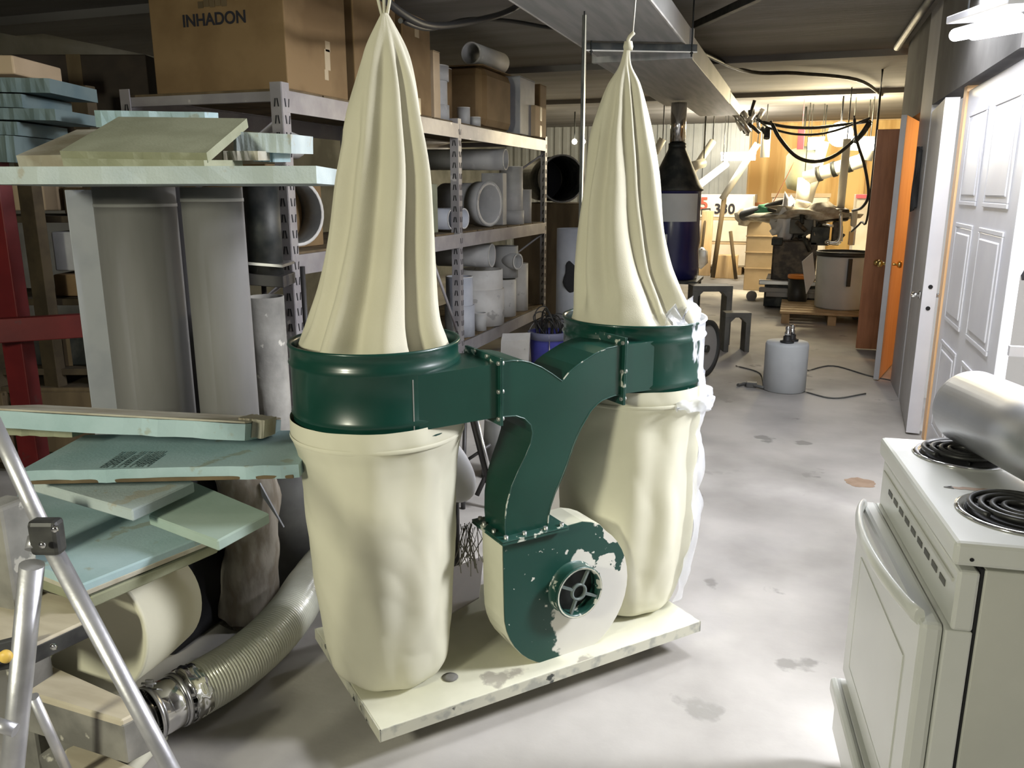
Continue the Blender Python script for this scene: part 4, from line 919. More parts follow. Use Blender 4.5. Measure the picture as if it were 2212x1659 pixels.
# ================================================================ clear ribbed hose
hp = smoothpath([PZ(352, 1528, .115), PZ(420, 1492, .115), PZ(500, 1445, .115), PZ(575, 1385, .12), PZ(630, 1322, .125), PZ(668, 1262, .13), PZ(720, 1200, .15), PZ(800, 1150, .17)], 40)
hs = thing('ribbed_hose', 'clear ribbed plastic hose curving across the floor behind the left bag', 'hose', (hp[60].x, hp[60].y, 0))
bm = nb(); n = 36; rings = []; L_ = 0; up = None
dense = []
for i in range(len(hp)-1): dense += [hp[i], (hp[i]+hp[i+1])/2]
dense.append(hp[-1]); i0 = 70
for i in range(i0, len(dense)):
    p = dense[i]; d = (dense[min(i+1, len(dense)-1)]-dense[max(i-1, 0)]).normalized(); s = d.cross(UP).normalized(); t = s.cross(d)
    if i > i0: L_ += (p-dense[i-1]).length
    q = .076+.0022*math.sin(L_*2*math.pi/.0095)
    rings.append([p+(s*math.cos(k*2*math.pi/n)+t*math.sin(k*2*math.pi/n))*q for k in range(n)])
loft(bm, rings, caps=(False, False)); obj('hose_wall', bm, 'hose', hs)
a, c = hp[36], hp[10]
d = (c-a).normalized(); d.z = 0
bm = tube(nb(), hp[26:44], .079, 32, caps=(False, False))
for v in bm.verts: v.co += Vector((noise.noise(v.co*60), noise.noise(v.co*60+Vector((3, 3, 3))), noise.noise(v.co*50)))*.007
obj('tape_wrap', bm, 'chrome', hs, label='crumpled silver tape')
pc = hp[20]; pa_, pb_ = hp[30], hp[12]
cp = thing('duct_coupling', 'shiny galvanised duct coupling with clamps at the near end of the clear hose', 'pipe', (pc.x, pc.y, 0))
dd = (hp[10]-hp[30]).normalized()
obj('sleeve', hollow(nb(), hp[30], hp[30]+dd*.10, .072, .003, 40), 'chrome', cp)
obj('sleeve', hollow(nb(), hp[30]+dd*.09, hp[30]+dd*.24, .068, .003, 40), 'chrome', cp)
for o_ in (.02, .098): obj('hose_clamp', hollow(nb(), hp[30]+dd*o_, hp[30]+dd*(o_+.012), .077, .005, 40), 'galv', cp)
q = hp[30]+dd*.10+UP*.078; b = nb(); obox(b, q-CR*.01, CR*.02, CF*.006, UP*.022, .001); cyl(b, q+CR*-.02+UP*.012, q+CR*.02+UP*.012, .003, n=8); obj('clamp_screw', b, 'galv', cp)
q = hp[30]+dd*.16; bm = nb()
lathe(bm, q+dd*.05, [(.06, 0), (.075, .05), (.055, .12), (.05, .16)], 20, axis=dd+UP*-.1)
for v in bm.verts: v.co += Vector((noise.noise(v.co*30), noise.noise(v.co*30+Vector((2, 0, 0))), noise.noise(v.co*25)))*.012
obj('plastic_sleeve', bm, 'weathered', cp)
b = nb(); cyl(b, PZ(250, 1700, .02), PZ(350, 1590, .02), .018, n=14); single('floor_pipe', b, 'cream', 'pale pipe on the floor below the coupling', 'pipe')

# white items between the two bags
a = PD(1000, 1010, 2.95)
ov = thing('white_shield', 'smooth white oval panel seen between the left bag and the forked duct', 'panel', (a.x, a.y, .55))
b = nb(); bmesh.ops.create_uvsphere(b, u_segments=32, v_segments=20, radius=1)
for v in b.verts:
    k = v.co.z; v.co = a+CR*(v.co.x*.085*(1-.18*k)-.05-.0*k-.035*k)+CF*(v.co.y*.04)+UP*(k*.135)
for f in b.faces: f.smooth = True
obj('shield', b, 'sheetwhite', ov)
q = PD(985, 1085, 3.0); b = nb(); cyl(b, Vector((q.x, q.y, 0)), q, .012, n=10); obj('stalk', b, 'leg_dark', ov)
tr = thing('folding_stand', 'black folding stand with a bright edge behind the gap between the bags', 'stand', PD(1030, 1060, 3.9))
for (x0, y0, x1, y1, r_) in ((1015, 880, 1062, 1068, .016), (1005, 900, 1000, 1070, .010), (1062, 1000, 1030, 1070, .012), (1000, 1000, 1060, 960, .008)):
    obj('leg', cyl(nb(), PD(x0, y0, 3.9), PD(x1, y1, 3.9), r_, n=10), 'leg_dark', tr)
for (x0, y0, x1, y1) in ((1024, 880, 1070, 1066),): obj('bright_edge', cyl(nb(), PD(x0, y0, 3.88), PD(x1, y1, 3.88), .008, n=10), 'galv', tr)
fb = PD(1030, 1100, 4.0)
for q in (PD(1062, 1068, 3.9), PD(1000, 1070, 3.9)): obj('leg', cyl(nb(), q, Vector((q.x, q.y, 0)), .012, n=8), 'leg_dark', tr)
b = nb(); a = PD(1075, 905, 4.3); cyl(b, Vector((a.x, a.y, .0)), Vector((a.x, a.y, a.z+.0)), .09, .07, n=24); single('grey_canister', b, 'greyframe', 'dark grey canister behind the folding stand', 'canister')
b = slab(nb(), [PZ(940, 1345, .16), PZ(1035, 1290, .16), PZ(1045, 1200, .2), PZ(950, 1235, .2)], .006, .001); single('grey_sheet', b, 'whiteboard', 'pale grey sheet lying behind the fan between the two bags', 'sheet')
a = PD(1180, 1120, 3.3); c = PD(1250, 1110, 3.3); b = nb(); obox(b, Vector((a.x, a.y, 0)), Vector((c.x-a.x, c.y-a.y, 0)), CF*.012, UP*(PD(1200, 1035, 3.3).z)); single('white_sheet', b, 'signwhite', 'white board edge showing between the forked duct and the right bag', 'sheet')
b = nb()
for k in range(26):
    p0 = toW_ = MW[dc.name] @ Vector((.375+rnd.uniform(-.03, .02), .21+rnd.uniform(-.02, .03), .535))
    tube(b, [p0, p0+Vector((rnd.uniform(-.02, .02), rnd.uniform(-.02, .02), -.05)), p0+Vector((rnd.uniform(-.03, .03), rnd.uniform(-.03, .03), -.10-rnd.uniform(0, .05)))], .0015, 4)
o_ = obj('frayed_fibres', b, 'weathered', dc); o_['kind'] = 'stuff'

# ================================================================ electric range, right
so = Vector((.311, 1.477, 0)); srz = R(6.1)
sv = thing('electric_range', 'white electric range with coil burners and a bowed door handle', 'range', so, srz)
SW, SDp, SH = .62, .66, .91
SI = MW[sv.name].inverted()
b = nb(); box(b, -.012, SDp, -.004, SW+.004, SH-.045, SH, .008)
obj('cooktop', b, 'enamel', sv, local=True)
b = nb(); box(b, .042, SDp, .0, SW, .06, SH-.05, .003); obj('body', b, 'enameldull', sv, local=True)
b = nb(); box(b, .0, .036, .0, SW, SH-.17, SH-.055, .006)
cpn = obj('vent_panel', b, 'enamel', sv, local=True)
for k in range(9):
    b = nb(); box(b, -.0015, .002, .06+k*.055, .095+k*.055, SH-.115, SH-.103); obj('vent_slot', b, 'greyframe', cpn, local=True)
b = nb(); box(b, -.0025, .002, .02, SW-.02, SH-.085, SH-.078); obj('trim_line', b, 'enameldull', cpn, local=True)
b = nb(); box(b, -.046, -.008, .006, SW-.006, .265, SH-.165, .010); box(b, -.008, .036, .0, SW, .265, SH-.17, .003)
dr_ = obj('oven_door', b, 'enamel', sv, local=True)
b = nb(); box(b, -.0472, -.045, .09, SW-.09, .33, .63, .003); obj('door_window', b, 'enamel', dr_, local=True)
hpts = [Vector((-.044, .030+(SW-.07)*t, SH-.165+.012*math.sin(math.pi*t))) - Vector((.044*math.sin(math.pi*t)**.75, 0, 0)) for t in [k/24 for k in range(25)]]
b = nb(); rings = []
for p in hpts: rings.append([p+Vector((.009*math.cos(a), 0, .017*math.sin(a))) for a in [k*2*math.pi/14 for k in range(14)]])
loft(b, rings); obj('door_handle', b, 'enamel', dr_, local=True)
b = nb(); box(b, -.056, .036, .004, SW-.004, .085, .245, .008); dw = obj('drawer', b, 'enamel', sv, local=True)
b = nb(); box(b, -.074, -.050, .01, SW-.01, .205, .25, .010); obj('drawer_lip', b, 'enamel', dw, local=True)
obj('side_gap', box(nb(), .0362, .0418, .004, SW-.004, .07, SH-.05), 'slot', sv, local=True)
for (x, y) in ((.06, .04), (.06, SW-.04), (SDp-.06, .04), (SDp-.06, SW-.04)): obj('foot', cyl(nb(), (x, y, 0), (x, y, .088), .018, n=14), 'leg_dark', sv, local=True)
obj('screw_hole', cyl(nb(), (.016, -.0045, SH-.03), (.016, -.0055, SH-.03), .0035, n=10), 'slot', sv, local=True)
def burner(px, py, r):
    c_ = SI @ PZ(px, py, SH); c_.z = SH
    pan = obj('drip_pan', lathe(nb(), c_, [(r*1.18, 0), (r*1.20, .003), (r*1.12, .006), (r*1.04, .002), (r*.98, -.0), (r*.5, .0012), (.0, .001)], 48), 'chrome', sv, local=True)
    obj('pan_well', cyl(nb(), c_+UP*.0015, c_+UP*.003, r*1.0, n=40), 'slot', pan, local=True)
    N_ = 150; pts = []
    for k in range(N_):
        t = k/(N_-1); a = t*2*math.pi*3.6; rr_ = r*(.22+.74*t); pts.append(c_+Vector((rr_*math.cos(a), rr_*math.sin(a), .014)))
    obj('coil', tube(nb(), pts, .0055, 8), 'coil', pan, local=True)
    b = nb()
    for k in range(3):
        a = k*2.094+.4; obox(b, c_+Vector((0, 0, .004)), (r*.95*math.cos(a), r*.95*math.sin(a), 0), (-.003*math.sin(a), .003*math.cos(a), 0), (0, 0, .006))
    obj('coil_support', b, 'coil', pan, local=True)
burner(2078, 985, .086); burner(2205, 1112, .092)
q = PZ(2050, 1052, SH+.001)
text('burner_mark', 'Δ', .022, 'greyframe', sv, q, Matrix.Rotation(R(100), 3, 'Z') @ Vector((1, 0, 0)), Matrix.Rotation(R(190), 3, 'Z') @ Vector((1, 0, 0)), .0003)
c_ = PZ(2100, 1056, SH+.0006); b = nb(); bmesh.ops.create_circle(b, cap_ends=True, segments=20, radius=1)
for v in b.verts: v.co = Vector((c_.x, c_.y, c_.z))+Matrix.Rotation(srz, 3, 'Z') @ Vector((v.co.x*.045+.004*math.sin(v.co.x*9), v.co.y*.008+.002*math.sin(v.co.x*13), 0))
obj('rust_smear', b, 'stain', sv)
# galvanised pipe lying on the range
pe = PZ(2075, 958, SH+.012); 
ra = PZ(2098, 880, SH+.103); rb = PZ(2520, 1080, SH+.103)
gp = thing('galvanised_pipe', 'big brushed silver duct pipe lying across the range', 'pipe', (ra+rb)/2-UP*.085)
obj('pipe_wall', hollow(nb(), ra, rb, .086, .003, 64), 'brushed', gp)
dd = (rb-ra).normalized()
obj('end_crimp', hollow(nb(), ra-dd*.012, ra+dd*.002, .083, .003, 64), 'brushed', gp)
b = nb(); obox(b, ra+dd*.01+(-CF*.5-UP*.83).normalized()*.086, dd*1.2, CR*.012, UP*.003); obj('lock_seam', b, 'galv', gp)

# stain on floor
b = nb(); c_ = PZ(1858, 1042, .0012); pts = []
for k in range(28):
    a = k*2*math.pi/28; r_ = 1+.16*noise.noise(Vector((math.cos(a)*2, math.sin(a)*2, 3)))*2; pts.append(c_+CR*(.075*r_*math.cos(a))+CF*(.072*r_*math.sin(a)))
slab(b, pts, .001, 0)
single('floor_stain', b, 'stain', 'brown spill stain on the floor left of the range', 'stain')
# ---- side room: plastic-wrapped load, white cloth, dish
WP = Vector((1.25, 2.78, 0))
wr = thing('wrapped_pallet', 'load wrapped in shiny clear stretch film in the bright side room', 'pallet', (1.35, 3.05, 0))
bm = nb(); rings = []
for i in range(26):
    z = .12+i/25*.95; ring = []
    for k in range(60):
        a = 2*math.pi*k/60; sx = math.copysign(abs(math.cos(a))**.35, math.cos(a)); sy = math.copysign(abs(math.sin(a))**.35, math.sin(a))
        q = 1+.025*noise.noise(Vector((sx*3, sy*3, z*26+sx*4)))
        ring.append(Vector((1.36+.36*sx*q, 3.10+.45*sy*q, z)))
    rings.append(ring)
loft(bm, rings); obj('film_wrap', bm, 'clearwrap', wr)
for k in range(5): obj('pallet_slat', box(nb(), 1.0+k*.15, 1.12+k*.15, 2.66, 3.54, .09, .11), 'palletwood', wr)
for y in (2.7, 3.1, 3.45): obj('pallet_runner', box(nb(), 1.0, 1.72, y, y+.07, 0, .09), 'palletwood', wr)
b = nb(); q = PX(2180, 560, .98); rings = []
for i in range(20):
    t = i/19; z = 1.62-.42*t+.0; ww = .18+.06*math.sin(t*3)
    rings.append([Vector((1.02+.03*math.sin(k*1.1+t*4), 3.02+ww*(k/10-.5)*1.4+.02*math.sin(t*6), z)) for k in range(11)])
loft(b, rings, closed=False, caps=(False, False)); bmesh.ops.solidify(b, geom=b.faces[:], thickness=.004)
single('white_cloth', b, 'sheetwhite', 'white cloth hanging in the bright side room above the wrapped load', 'cloth')
qd = PX(2196, 566, 1.02); ds = thing('reflector_dish', 'white round reflector resting on the wrapped load at the right edge', 'dish', qd-UP*.11)
obj('dish', lathe(nb(), qd, [(.02, 0), (.07, .015), (.115, .05), (.118, .055), (.108, .05), (.02, .012)], 40, axis=(-.9, -.5, .1), caps=(True, False)), 'sheetwhite', ds)
b = nb(); cyl(b, qd+Vector((.03, .02, 0)), Vector((qd.x+.05, qd.y+.03, 1.07)), .012, n=10); obj('neck', b, 'leg_dark', ds)
wb_ = PX(2130, 620, .95)
b = nb(); box(b, .90, .915, 3.28, 3.56, .02, 1.18, .002); single('white_board', b, 'whitepaint', 'narrow white board with screw holes beside the panelled door', 'board')

# ================================================================ corridor, middle distance
# grey plaster-like can with two black fittings on top
c_ = Vector((-.005, 6.42, 0))
cn = thing('grey_can', 'pale grey cylinder standing alone on the corridor floor', 'canister', c_)
obj('can_body', lathe(nb(), c_, [(.15, 0), (.158, .006), (.158, .355), (.150, .375), (.0, .377)], 48), 'canwhite', cn)
for k, (dx, dy, l) in enumerate(((-.02, -.05, 'nearer and left'), (.04, .03, 'farther and right'))):
    q = c_+CR*dx+CF*dy+UP*.377
    f = thing('pipe_fitting', 'small black fitting with a shiny metal neck on the grey can, ' + l, 'fitting', q)
    obj('base_flange', lathe(nb(), q, [(.050, 0), (.052, .012), (.040, .016), (.030, .02), (.030, .05), (0, .051)], 24), 'wire', f)
    obj('metal_neck', lathe(nb(), q+UP*.05, [(.022, 0), (.022, .03), (.016, .034), (.020, .06), (.017, .075), (0, .076)], 20), 'chrome', f)
b = nb()
pts = [c_+Vector((-.13, -.06, .012)), c_+Vector((-.22, -.02, .02)), c_+Vector((-.30, .04, .012)), c_+Vector((-.34, -.02, .012))]
tube(b, smoothpath(pts, 5), .014, 8); box(b, c_.x-.28, c_.x-.20, c_.y-.03, c_.y+.03, 0, .04, .006); single('cable_plug', b, 'greyframe', 'dark plug and lead on the floor left of the grey can', 'cable')
for k, pts in enumerate(([(1745, 800), (1800, 790), (1880, 812), (1960, 828)], [(1735, 845), (1800, 860), (1870, 850)], [(1590, 790), (1640, 805), (1650, 830)])):
    single('floor_lead', tube(nb(), smoothpath([PZ(x, y, .006) for x, y in pts], 6), .006, 6), 'greyframe', 'thin dark lead trailing on the floor, ' + ('right of the grey can towards the doors', 'in front of the grey can', 'left of the grey can')[k], 'cable')
# black C-shaped frames and disc wheel behind the right bag
def bar(a, c, w_, h_, m, nm, par):
    e = (c-a); d = e.normalized(); s = d.cross(CF).normalized()
    return obj(nm, obox(nb(), a-s*w_/2-CF*h_/2, e, s*w_, CF*h_, .003), m, par)
def cframe(px0, px1, py0, py1, d, w_, dep, label):
    A = PD(px0, py0, d); B = PD(px1, py0, d); zb = 0
    A2 = Vector((A.x, A.y, zb)); B2 = Vector((B.x, B.y, zb))
    t = thing('steel_bracket', label, 'stand', (A2+B2)/2)
    e = B-A; e.z = 0
    obj('top_bar', obox(nb(), A-UP*w_, e, CF*dep, UP*w_, .003), 'greyframe', t)
    for q in (A2, B2-e.normalized()*w_): obj('leg', obox(nb(), q, e.normalized()*w_, CF*dep, UP*(A.z-w_), .003), 'greyframe', t)
    for s_, q in ((1, A+e.normalized()*w_-UP*w_), (-1, B-e.normalized()*w_-UP*w_)):
        obj('gusset', prism(nb(), [(0, 0), (.05*s_, 0), (0, -.05)], lambda u, v_: q+e.normalized()*u+UP*v_, lambda u, v_: q+e.normalized()*u+UP*v_+CF*dep), 'greyframe', t)
    return t
cframe(1497, 1584, 618, 750, 7.9, .055, .22, 'dark grey steel bracket frame shaped like a small table behind the right bag')
cframe(1568, 1624, 676, 745, 7.6, .045, .16, 'smaller dark steel bracket frame in front of the larger one')
q = PD(1515, 720, 6.6); q.z = .24
dk = thing('grinding_disc', 'grey disc with a black rubber rim leaning behind the right bag', 'wheel', (q.x, q.y, 0))
axd = (CR*.75-CF*.65).normalized()
obj('rubber_rim', hollow(nb(), q, q+axd*.06, .235, .04, 48), 'rubber', dk); obj('disc_plate', cyl(nb(), q+axd*.01, q+axd*.045, .197, n=48), 'discgrey', dk); obj('hub', cyl(nb(), q+axd*.04, q+axd*.07, .03, n=20), 'metal_dark', dk)
# blue drum with black hood and bright flue on a small stand
q = PD(1450, 600, 8.5); r_ = .262
ds = thing('drum_stand', 'dark four-legged stand under the blue drum', 'stand', (q.x, q.y, 0))
obj('stand_top', box(nb(), q.x-.30, q.x+.30, q.y-.30, q.y+.30, q.z-.03, q.z, .003), 'metal_dark', ds)
for sx in (-1, 1):
    for sy in (-1, 1): obj('leg', box(nb(), q.x+sx*.26-.02, q.x+sx*.26+.02, q.y+sy*.26-.02, q.y+sy*.26+.02, 0, q.z-.03, .002), 'metal_dark', ds)
dm = thing('blue_drum', 'dark blue steel drum under a black cone hood and a shiny flue', 'drum', q)
hz = PD(1450, 412, 8.5).z; h = hz-q.z
obj('drum_body', lathe(nb(), q, [(r_-.01, 0), (r_, .006)]+[(r_+(.012 if k in (1, 3) else 0), h*.30*k/2) if k in (1, 3) else (r_, h*.15*k+.02) for k in range(1, 6)]+[(r_, h-.01), (r_+.008, h-.005), (r_+.006, h), (0, h)], 48), 'drumblue', dm)
obj('label_patch', loft(nb(), [[q+Vector((math.cos(a), math.sin(a), 0))*(r_+.004)+UP*z for a in [YAW-R(90)+R(-58)+R(105)*k/16 for k in range(17)]] for z in (h*.66, h*.97)], closed=False, caps=(False, False)), 'canwhite', dm)
cz = PD(1450, 322, 8.5).z
obj('cone_hood', lathe(nb(), (q.x, q.y, hz), [(r_+.02, 0), (r_+.02, .02), (r_-.01, .06), (.09, cz-hz-.02), (.085, cz-hz+.02)], 40), 'metal_dark', dm)
fz = PD(1450, 231, 8.5).z
obj('flue', hollow(nb(), (q.x, q.y, cz), (q.x, q.y, fz), .078, .004, 32), 'chrome', dm)
obj('flue_collar', hollow(nb(), (q.x, q.y, cz-.01), (q.x, q.y, cz+.04), .088, .008, 32), 'metal_dark', dm)
obj('side_tag', box(nb(), q.x-.06, q.x-.02, q.y-r_-.012, q.y-r_, q.z+h*.42, q.z+h*.52), 'canwhite', dm)

# ================================================================ far room
FY = 16.2
def sheet_at(x0, x1, y0, y1, Y, dep, m, name, label, cat, zb=None, bev=.01):
    A = PY(x0, y1, Y); B = PY(x1, y1, Y); t_ = PY((x0+x1)/2, y0, Y).z; z0 = A.z if zb is None else zb
    t = thing(name, label, cat, ((A.x+B.x)/2, Y, z0))
    obj('body', box(nb(), A.x, B.x, Y, Y+dep, z0, t_, bev), m, t); return t, A, B, z0, t_
t, A, B, z0, z1 = sheet_at(1500, 1622, 420, 556, 15.2, .9, 'signwhite', 'bulk_crate', 'white bulk crate with the number 5 and stencilled 330 at the far wall', 'crate', 0.14)
for k in range(3): obj('side_panel', box(nb(), A.x+.02, B.x-.02, 15.175, 15.2, z0+.03+k*(z1-z0)/3, z0+(k+1)*(z1-z0)/3-.02, .006), 'signwhite', t)
for k in range(2): obj('side_band', box(nb(), A.x, B.x, 15.17, 15.2, z0+(k+1)*(z1-z0)/3-.02, z0+(k+1)*(z1-z0)/3+.01, .003), 'cardboard_pale', t)
for x in (A.x+.15, (A.x+B.x)/2, B.x-.2): obj('skid', box(nb(), x-.05, x+.05, 15.2, 16.1, 0, .14), 'palletwood', t)
P5 = PY(1521, 441, 15.16); text('painted_number', '5', .30, 'inkred', t, P5, (1, 0, 0), (0, 0, 1), .003)
P3 = PY(1565, 452, 15.16); text('stencil_number', '330', .24, 'ink', t, P3, (1, 0, 0), (0, 0, 1), .003)
t, A, B, z0, z1 = sheet_at(1660, 1782, 420, 540, 15.6, .8, 'signwhite', 'bulk_crate', 'second white bulk crate behind the machinery, with a faint mark', 'crate', 0.0)
for k in range(2): obj('side_panel', box(nb(), A.x+.03, B.x-.03, 15.575, 15.6, .1+k*(z1-.1)/2, .05+(k+1)*(z1-.1)/2, .006), 'signwhite', t)
obj('top_rail', box(nb(), A.x-.02, B.x+.02, 15.56, 15.6, z1-.05, z1+.02, .003), 'cardboard_pale', t)
P3 = PY(1737, 443, 15.56); text('stencil_number', '3', .25, 'ink', t, P3, (1, 0, 0), (0, 0, 1), .003)
t, A, B, z0, z1 = sheet_at(1626, 1654, 440, 540, 15.4, .6, 'signwhite', 'bulk_crate', 'narrow pale crate between the two white bulk crates', 'crate', 0.0)
obj('top_rail', box(nb(), A.x-.02, B.x+.02, 15.38, 15.4, z1-.05, z1+.02, .003), 'rustwood', t)
t, A, B, z0, z1 = sheet_at(1835, 1905, 420, 600, 14.0, .8, 'signwhite', 'white_cabinet', 'pale cabinet in the far right corner of the workshop', 'cabinet', 0.0)
obj('top_rail', box(nb(), A.x-.02, B.x+.02, 13.97, 14.0, z1-.06, z1, .003), 'pinkred', t)
# timber, shovel and leaning poles before the 330 crate
def pole(x0, y0, x1, y1, Ya, Yb, r, m, name, label, cat='pole', hol=False, rings_=0):
    a, b_ = PY(x0, y0, Ya), PY(x1, y1, Yb)
    if b_.z < .6: b_.z = .03
    t = thing(name, label, cat, (a+b_)/2)
    obj('tube', (hollow(nb(), a, b_, r, r*.15, 20) if hol else cyl(nb(), a, b_, r, n=18)), m, t)
    tp = a if a.z > b_.z else b_
    if min(a.z, b_.z) > .5: obj('hanger_rod', cyl(nb(), tp, Vector((tp.x, tp.y, CEIL)), .008, n=6), 'metal_dark', t)
    for k in range(rings_):
        q = a+(b_-a)*((k+1)/(rings_+1)); d = (b_-a).normalized(); obj('joint_ring', hollow(nb(), q-d*.03, q+d*.03, r*1.15, r*.15, 20), 'metal_dark', t)
    return t
sh = thing('shovel', 'wooden-handled shovel with a D grip leaning on the 330 crate', 'shovel', PZ(1519, 568, 0))
g = PY(1524, 470, 14.9); f_ = PY(1516, 540, 14.6)
obj('shaft', cyl(nb(), f_, g, .022, n=12), 'oldwood', sh)
gp_ = [g, g+UP*.06+CR*-.07, g+UP*.14+CR*-.075, g+UP*.15+CR*.075, g+UP*.06+CR*.07, g]
obj('d_grip', tube(nb(), gp_, .016, 8), 'metal_dark', sh)
b = nb(); lathe(b, f_-UP*.0, [(.02, .05), (.10, -.02), (.12, -.22), (.0, -.34)], 16); 
for v in b.verts: v.co.y = f_.y+(v.co.y-f_.y)*.2
obj('blade', b, 'galv', sh)
t, A, B, z0, z1 = sheet_at(1510, 1534, 455, 572, 14.85, .12, 'studwood', 'timber_board', 'pale upright board behind the shovel', 'board', 0.0)
t, A, B, z0, z1 = sheet_at(1540, 1592, 552, 572, 14.5, .3, 'studwood', 'timber_beam', 'pale timber lying on the floor below the 330 crate', 'beam', 0.0)
pole(1637, 310, 1560, 430, 14.2, 14.4, .055, 'pipewhite', 'dust_pipe', 'long cream pipe slanting down from the ceiling before the 330 crate')
pole(1565, 425, 1541, 570, 14.4, 14.3, .04, 'oldwood', 'wood_pole', 'curved brown pole leaning below the long cream pipe')
pole(1578, 500, 1592, 565, 14.4, 14.2, .03, 'oldwood', 'wood_pole', 'thin brown stick leaning near the floor below the 330 crate')
pole(1656, 270, 1652, 340, 13.4, 13.4, .07, 'pipewhite', 'dust_pipe', 'short vertical cream pipe hanging at the end of the ceiling duct')
pole(1780, 305, 1742, 440, 13.8, 13.9, .085, 'pipewhite', 'dust_pipe', 'wide white pipe slanting down behind the machinery')
pole(1830, 300, 1815, 452, 11.6, 11.6, .05, 'pipewhite', 'dust_pipe', 'upright white pipe dropping to the machinery')
pole(1738, 385, 1868, 345, 13.4, 13.2, .10, 'pipewhite', 'dust_pipe', 'horizontal white pipe with dark joints before the plywood wall', rings_=3)
pole(1738, 384, 1732, 440, 13.4, 13.4, .10, 'pipewhite', 'dust_pipe', 'white pipe elbow dropping from the horizontal jointed pipe')
pole(1868, 346, 1880, 300, 13.2, 13.2, .10, 'pipewhite', 'dust_pipe', 'white pipe rising at the right end of the jointed pipe')
pole(1480, 395, 1540, 305, 12.0, 12.3, .05, 'pipewhite', 'dust_pipe', 'cream pipe rising beside the blue drum hood')
pole(1485, 362, 1520, 352, 11.0, 11.2, .06, 'pipewhite', 'dust_pipe', 'short cream pipe end pointing right beside the blue drum hood', hol=True)
pole(1415, 330, 1432, 300, 11.5, 11.5, .05, 'pipewhite', 'dust_pipe', 'cream pipe piece between the right bag and the flue')
b = nb(); A = PY(1735, 368, 14); lathe(b, (A.x, 14, A.z-.33), [(.05, 0), (.22, .05), (.27, .2), (.27, .55), (.2, .65), (0, .7)], 28); single('hanging_tank', b, 'foamolive', 'olive tank hanging high before the plywood wall', 'tank')
A = PY(1735, 315, 14); b = nb(); cyl(b, (A.x, 14, PY(1735, 368, 14).z+.36), (A.x, 14, CEIL), .015, n=8); single('tank_rod', b, 'metal_dark', 'rod holding the olive tank to the ceiling', 'rod')
A = PY(1731, 300, 12.5); b = nb(); box(b, A.x-.05, A.x+.04, 12.5, 12.52, A.z-.14, A.z+.16, .004); cyl(b, (A.x, 12.51, A.z+.15), (A.x, 12.51, CEIL), .004, n=6)
single('hanging_tag', b, 'pinkred', 'small red and white tag hanging among the cables', 'tag')
# fluorescent tubes and lamps
def tubelight(x0, y0, x1, y1, Ya, Yb, label, m='glowtube', r=.05):
    a, b_ = PY(x0, y0, Ya), PY(x1, y1, Yb); t = thing('tube_light', label, 'lamp', (a+b_)/2)
    obj('light_tube', cyl(nb(), a, b_, r, n=16), m, t); e = b_-a
    obj('light_housing', obox(nb(), a+UP*(r+.004)-Vector((0, .06, 0))-e*.02, e*1.04, (0, .12, 0), (0, 0, .04), .004), 'whitepaint', t)
    for s_ in (.15, .85): q = a+e*s_; obj('hanger', cyl(nb(), q+UP*.08, Vector((q.x, q.y, CEIL)), .006, n=6), 'metal_dark', t)
tubelight(1558, 341, 1632, 340, 15.2, 15.2, 'glowing tube lamp hanging high before the steel-clad wall')
tubelight(1505, 406, 1570, 356, 12.6, 14.4, 'long tube lamp seen lengthwise beside the blue drum', 'glowtube', .04)
tubelight(1745, 314, 1780, 312, 13.6, 13.6, 'short glowing tube left of the brightest far lamp', 'glow', .07)
tubelight(1832, 313, 1888, 314, 12.4, 12.4, 'glowing tube right of the brightest far lamp', 'glow', .07)
q = PY(1815, 290, 12.0); t = thing('pendant_lamp', 'brightest lamp, a bare glowing bulb among the cables at the far end', 'lamp', q)
b = nb(); bmesh.ops.create_icosphere(b, subdivisions=3, radius=.16); bmesh.ops.translate(b, verts=b.verts, vec=q); obj('bulb', b, 'glowwarm', t)
obj('lamp_cord', cyl(nb(), q+UP*.15, Vector((q.x, q.y, CEIL)), .012, n=8), 'wire', t)
# cables in the far room
cable('hanging_cable', [PY(1665, 262, 10), PY(1685, 300, 10), PY(1720, 338, 10.2), PY(1760, 349, 10.4), PY(1800, 338, 10.6), PY(1835, 312, 10.8), PY(1875, 272, 11)], .022, 'wire', 'thick black cable sagging in a wide loop before the plywood wall')
cable('hanging_cable', [PY(1845, 250, 9.8), PY(1850, 300, 9.8), PY(1868, 360, 9.9), PY(1876, 420, 9.9), PY(1862, 448, 10.1), PY(1842, 455, 10.6)], .016, 'wire', 'black cable hanging down left of the rust-brown door and curving to the machinery')
cable('hanging_cable', [PY(1640, 262, 11), PY(1700, 274, 11.2), PY(1760, 276, 11.4), PY(1815, 270, 11.6), PY(1880, 262, 11.4)], .02, 'wire', 'upper dark cable strung level under the far ceiling')
cable('hanging_cable', [PY(1655, 275, 11), PY(1720, 290, 11.2), PY(1790, 286, 11.4), PY(1880, 255, 11.4)], .015, 'wire', 'lower dark cable strung under the far ceiling')
cable('hanging_cable', [PY(1880, 262, 10), PY(1865, 285, 10), PY(1848, 305, 10.2)], .03, 'metal_dark', 'short thick dark cable slanting beside the brightest lamp')
cable('hanging_cable', [Vector((PY(1876, 455, 10).x, 10, CEIL)), PY(1876, 455, 10), PY(1860, 480, 10.2), PY(1840, 500, 10.6)], .012, 'wire', 'thin black cable above the white tub')
cable('guy_wire', [PY(1716, 348, 12.6), PY(1690, 400, 12.6), PY(1663, 450, 12.6)], .007, 'rustwood', 'thin slanting wire left of the olive tank', 'wire')
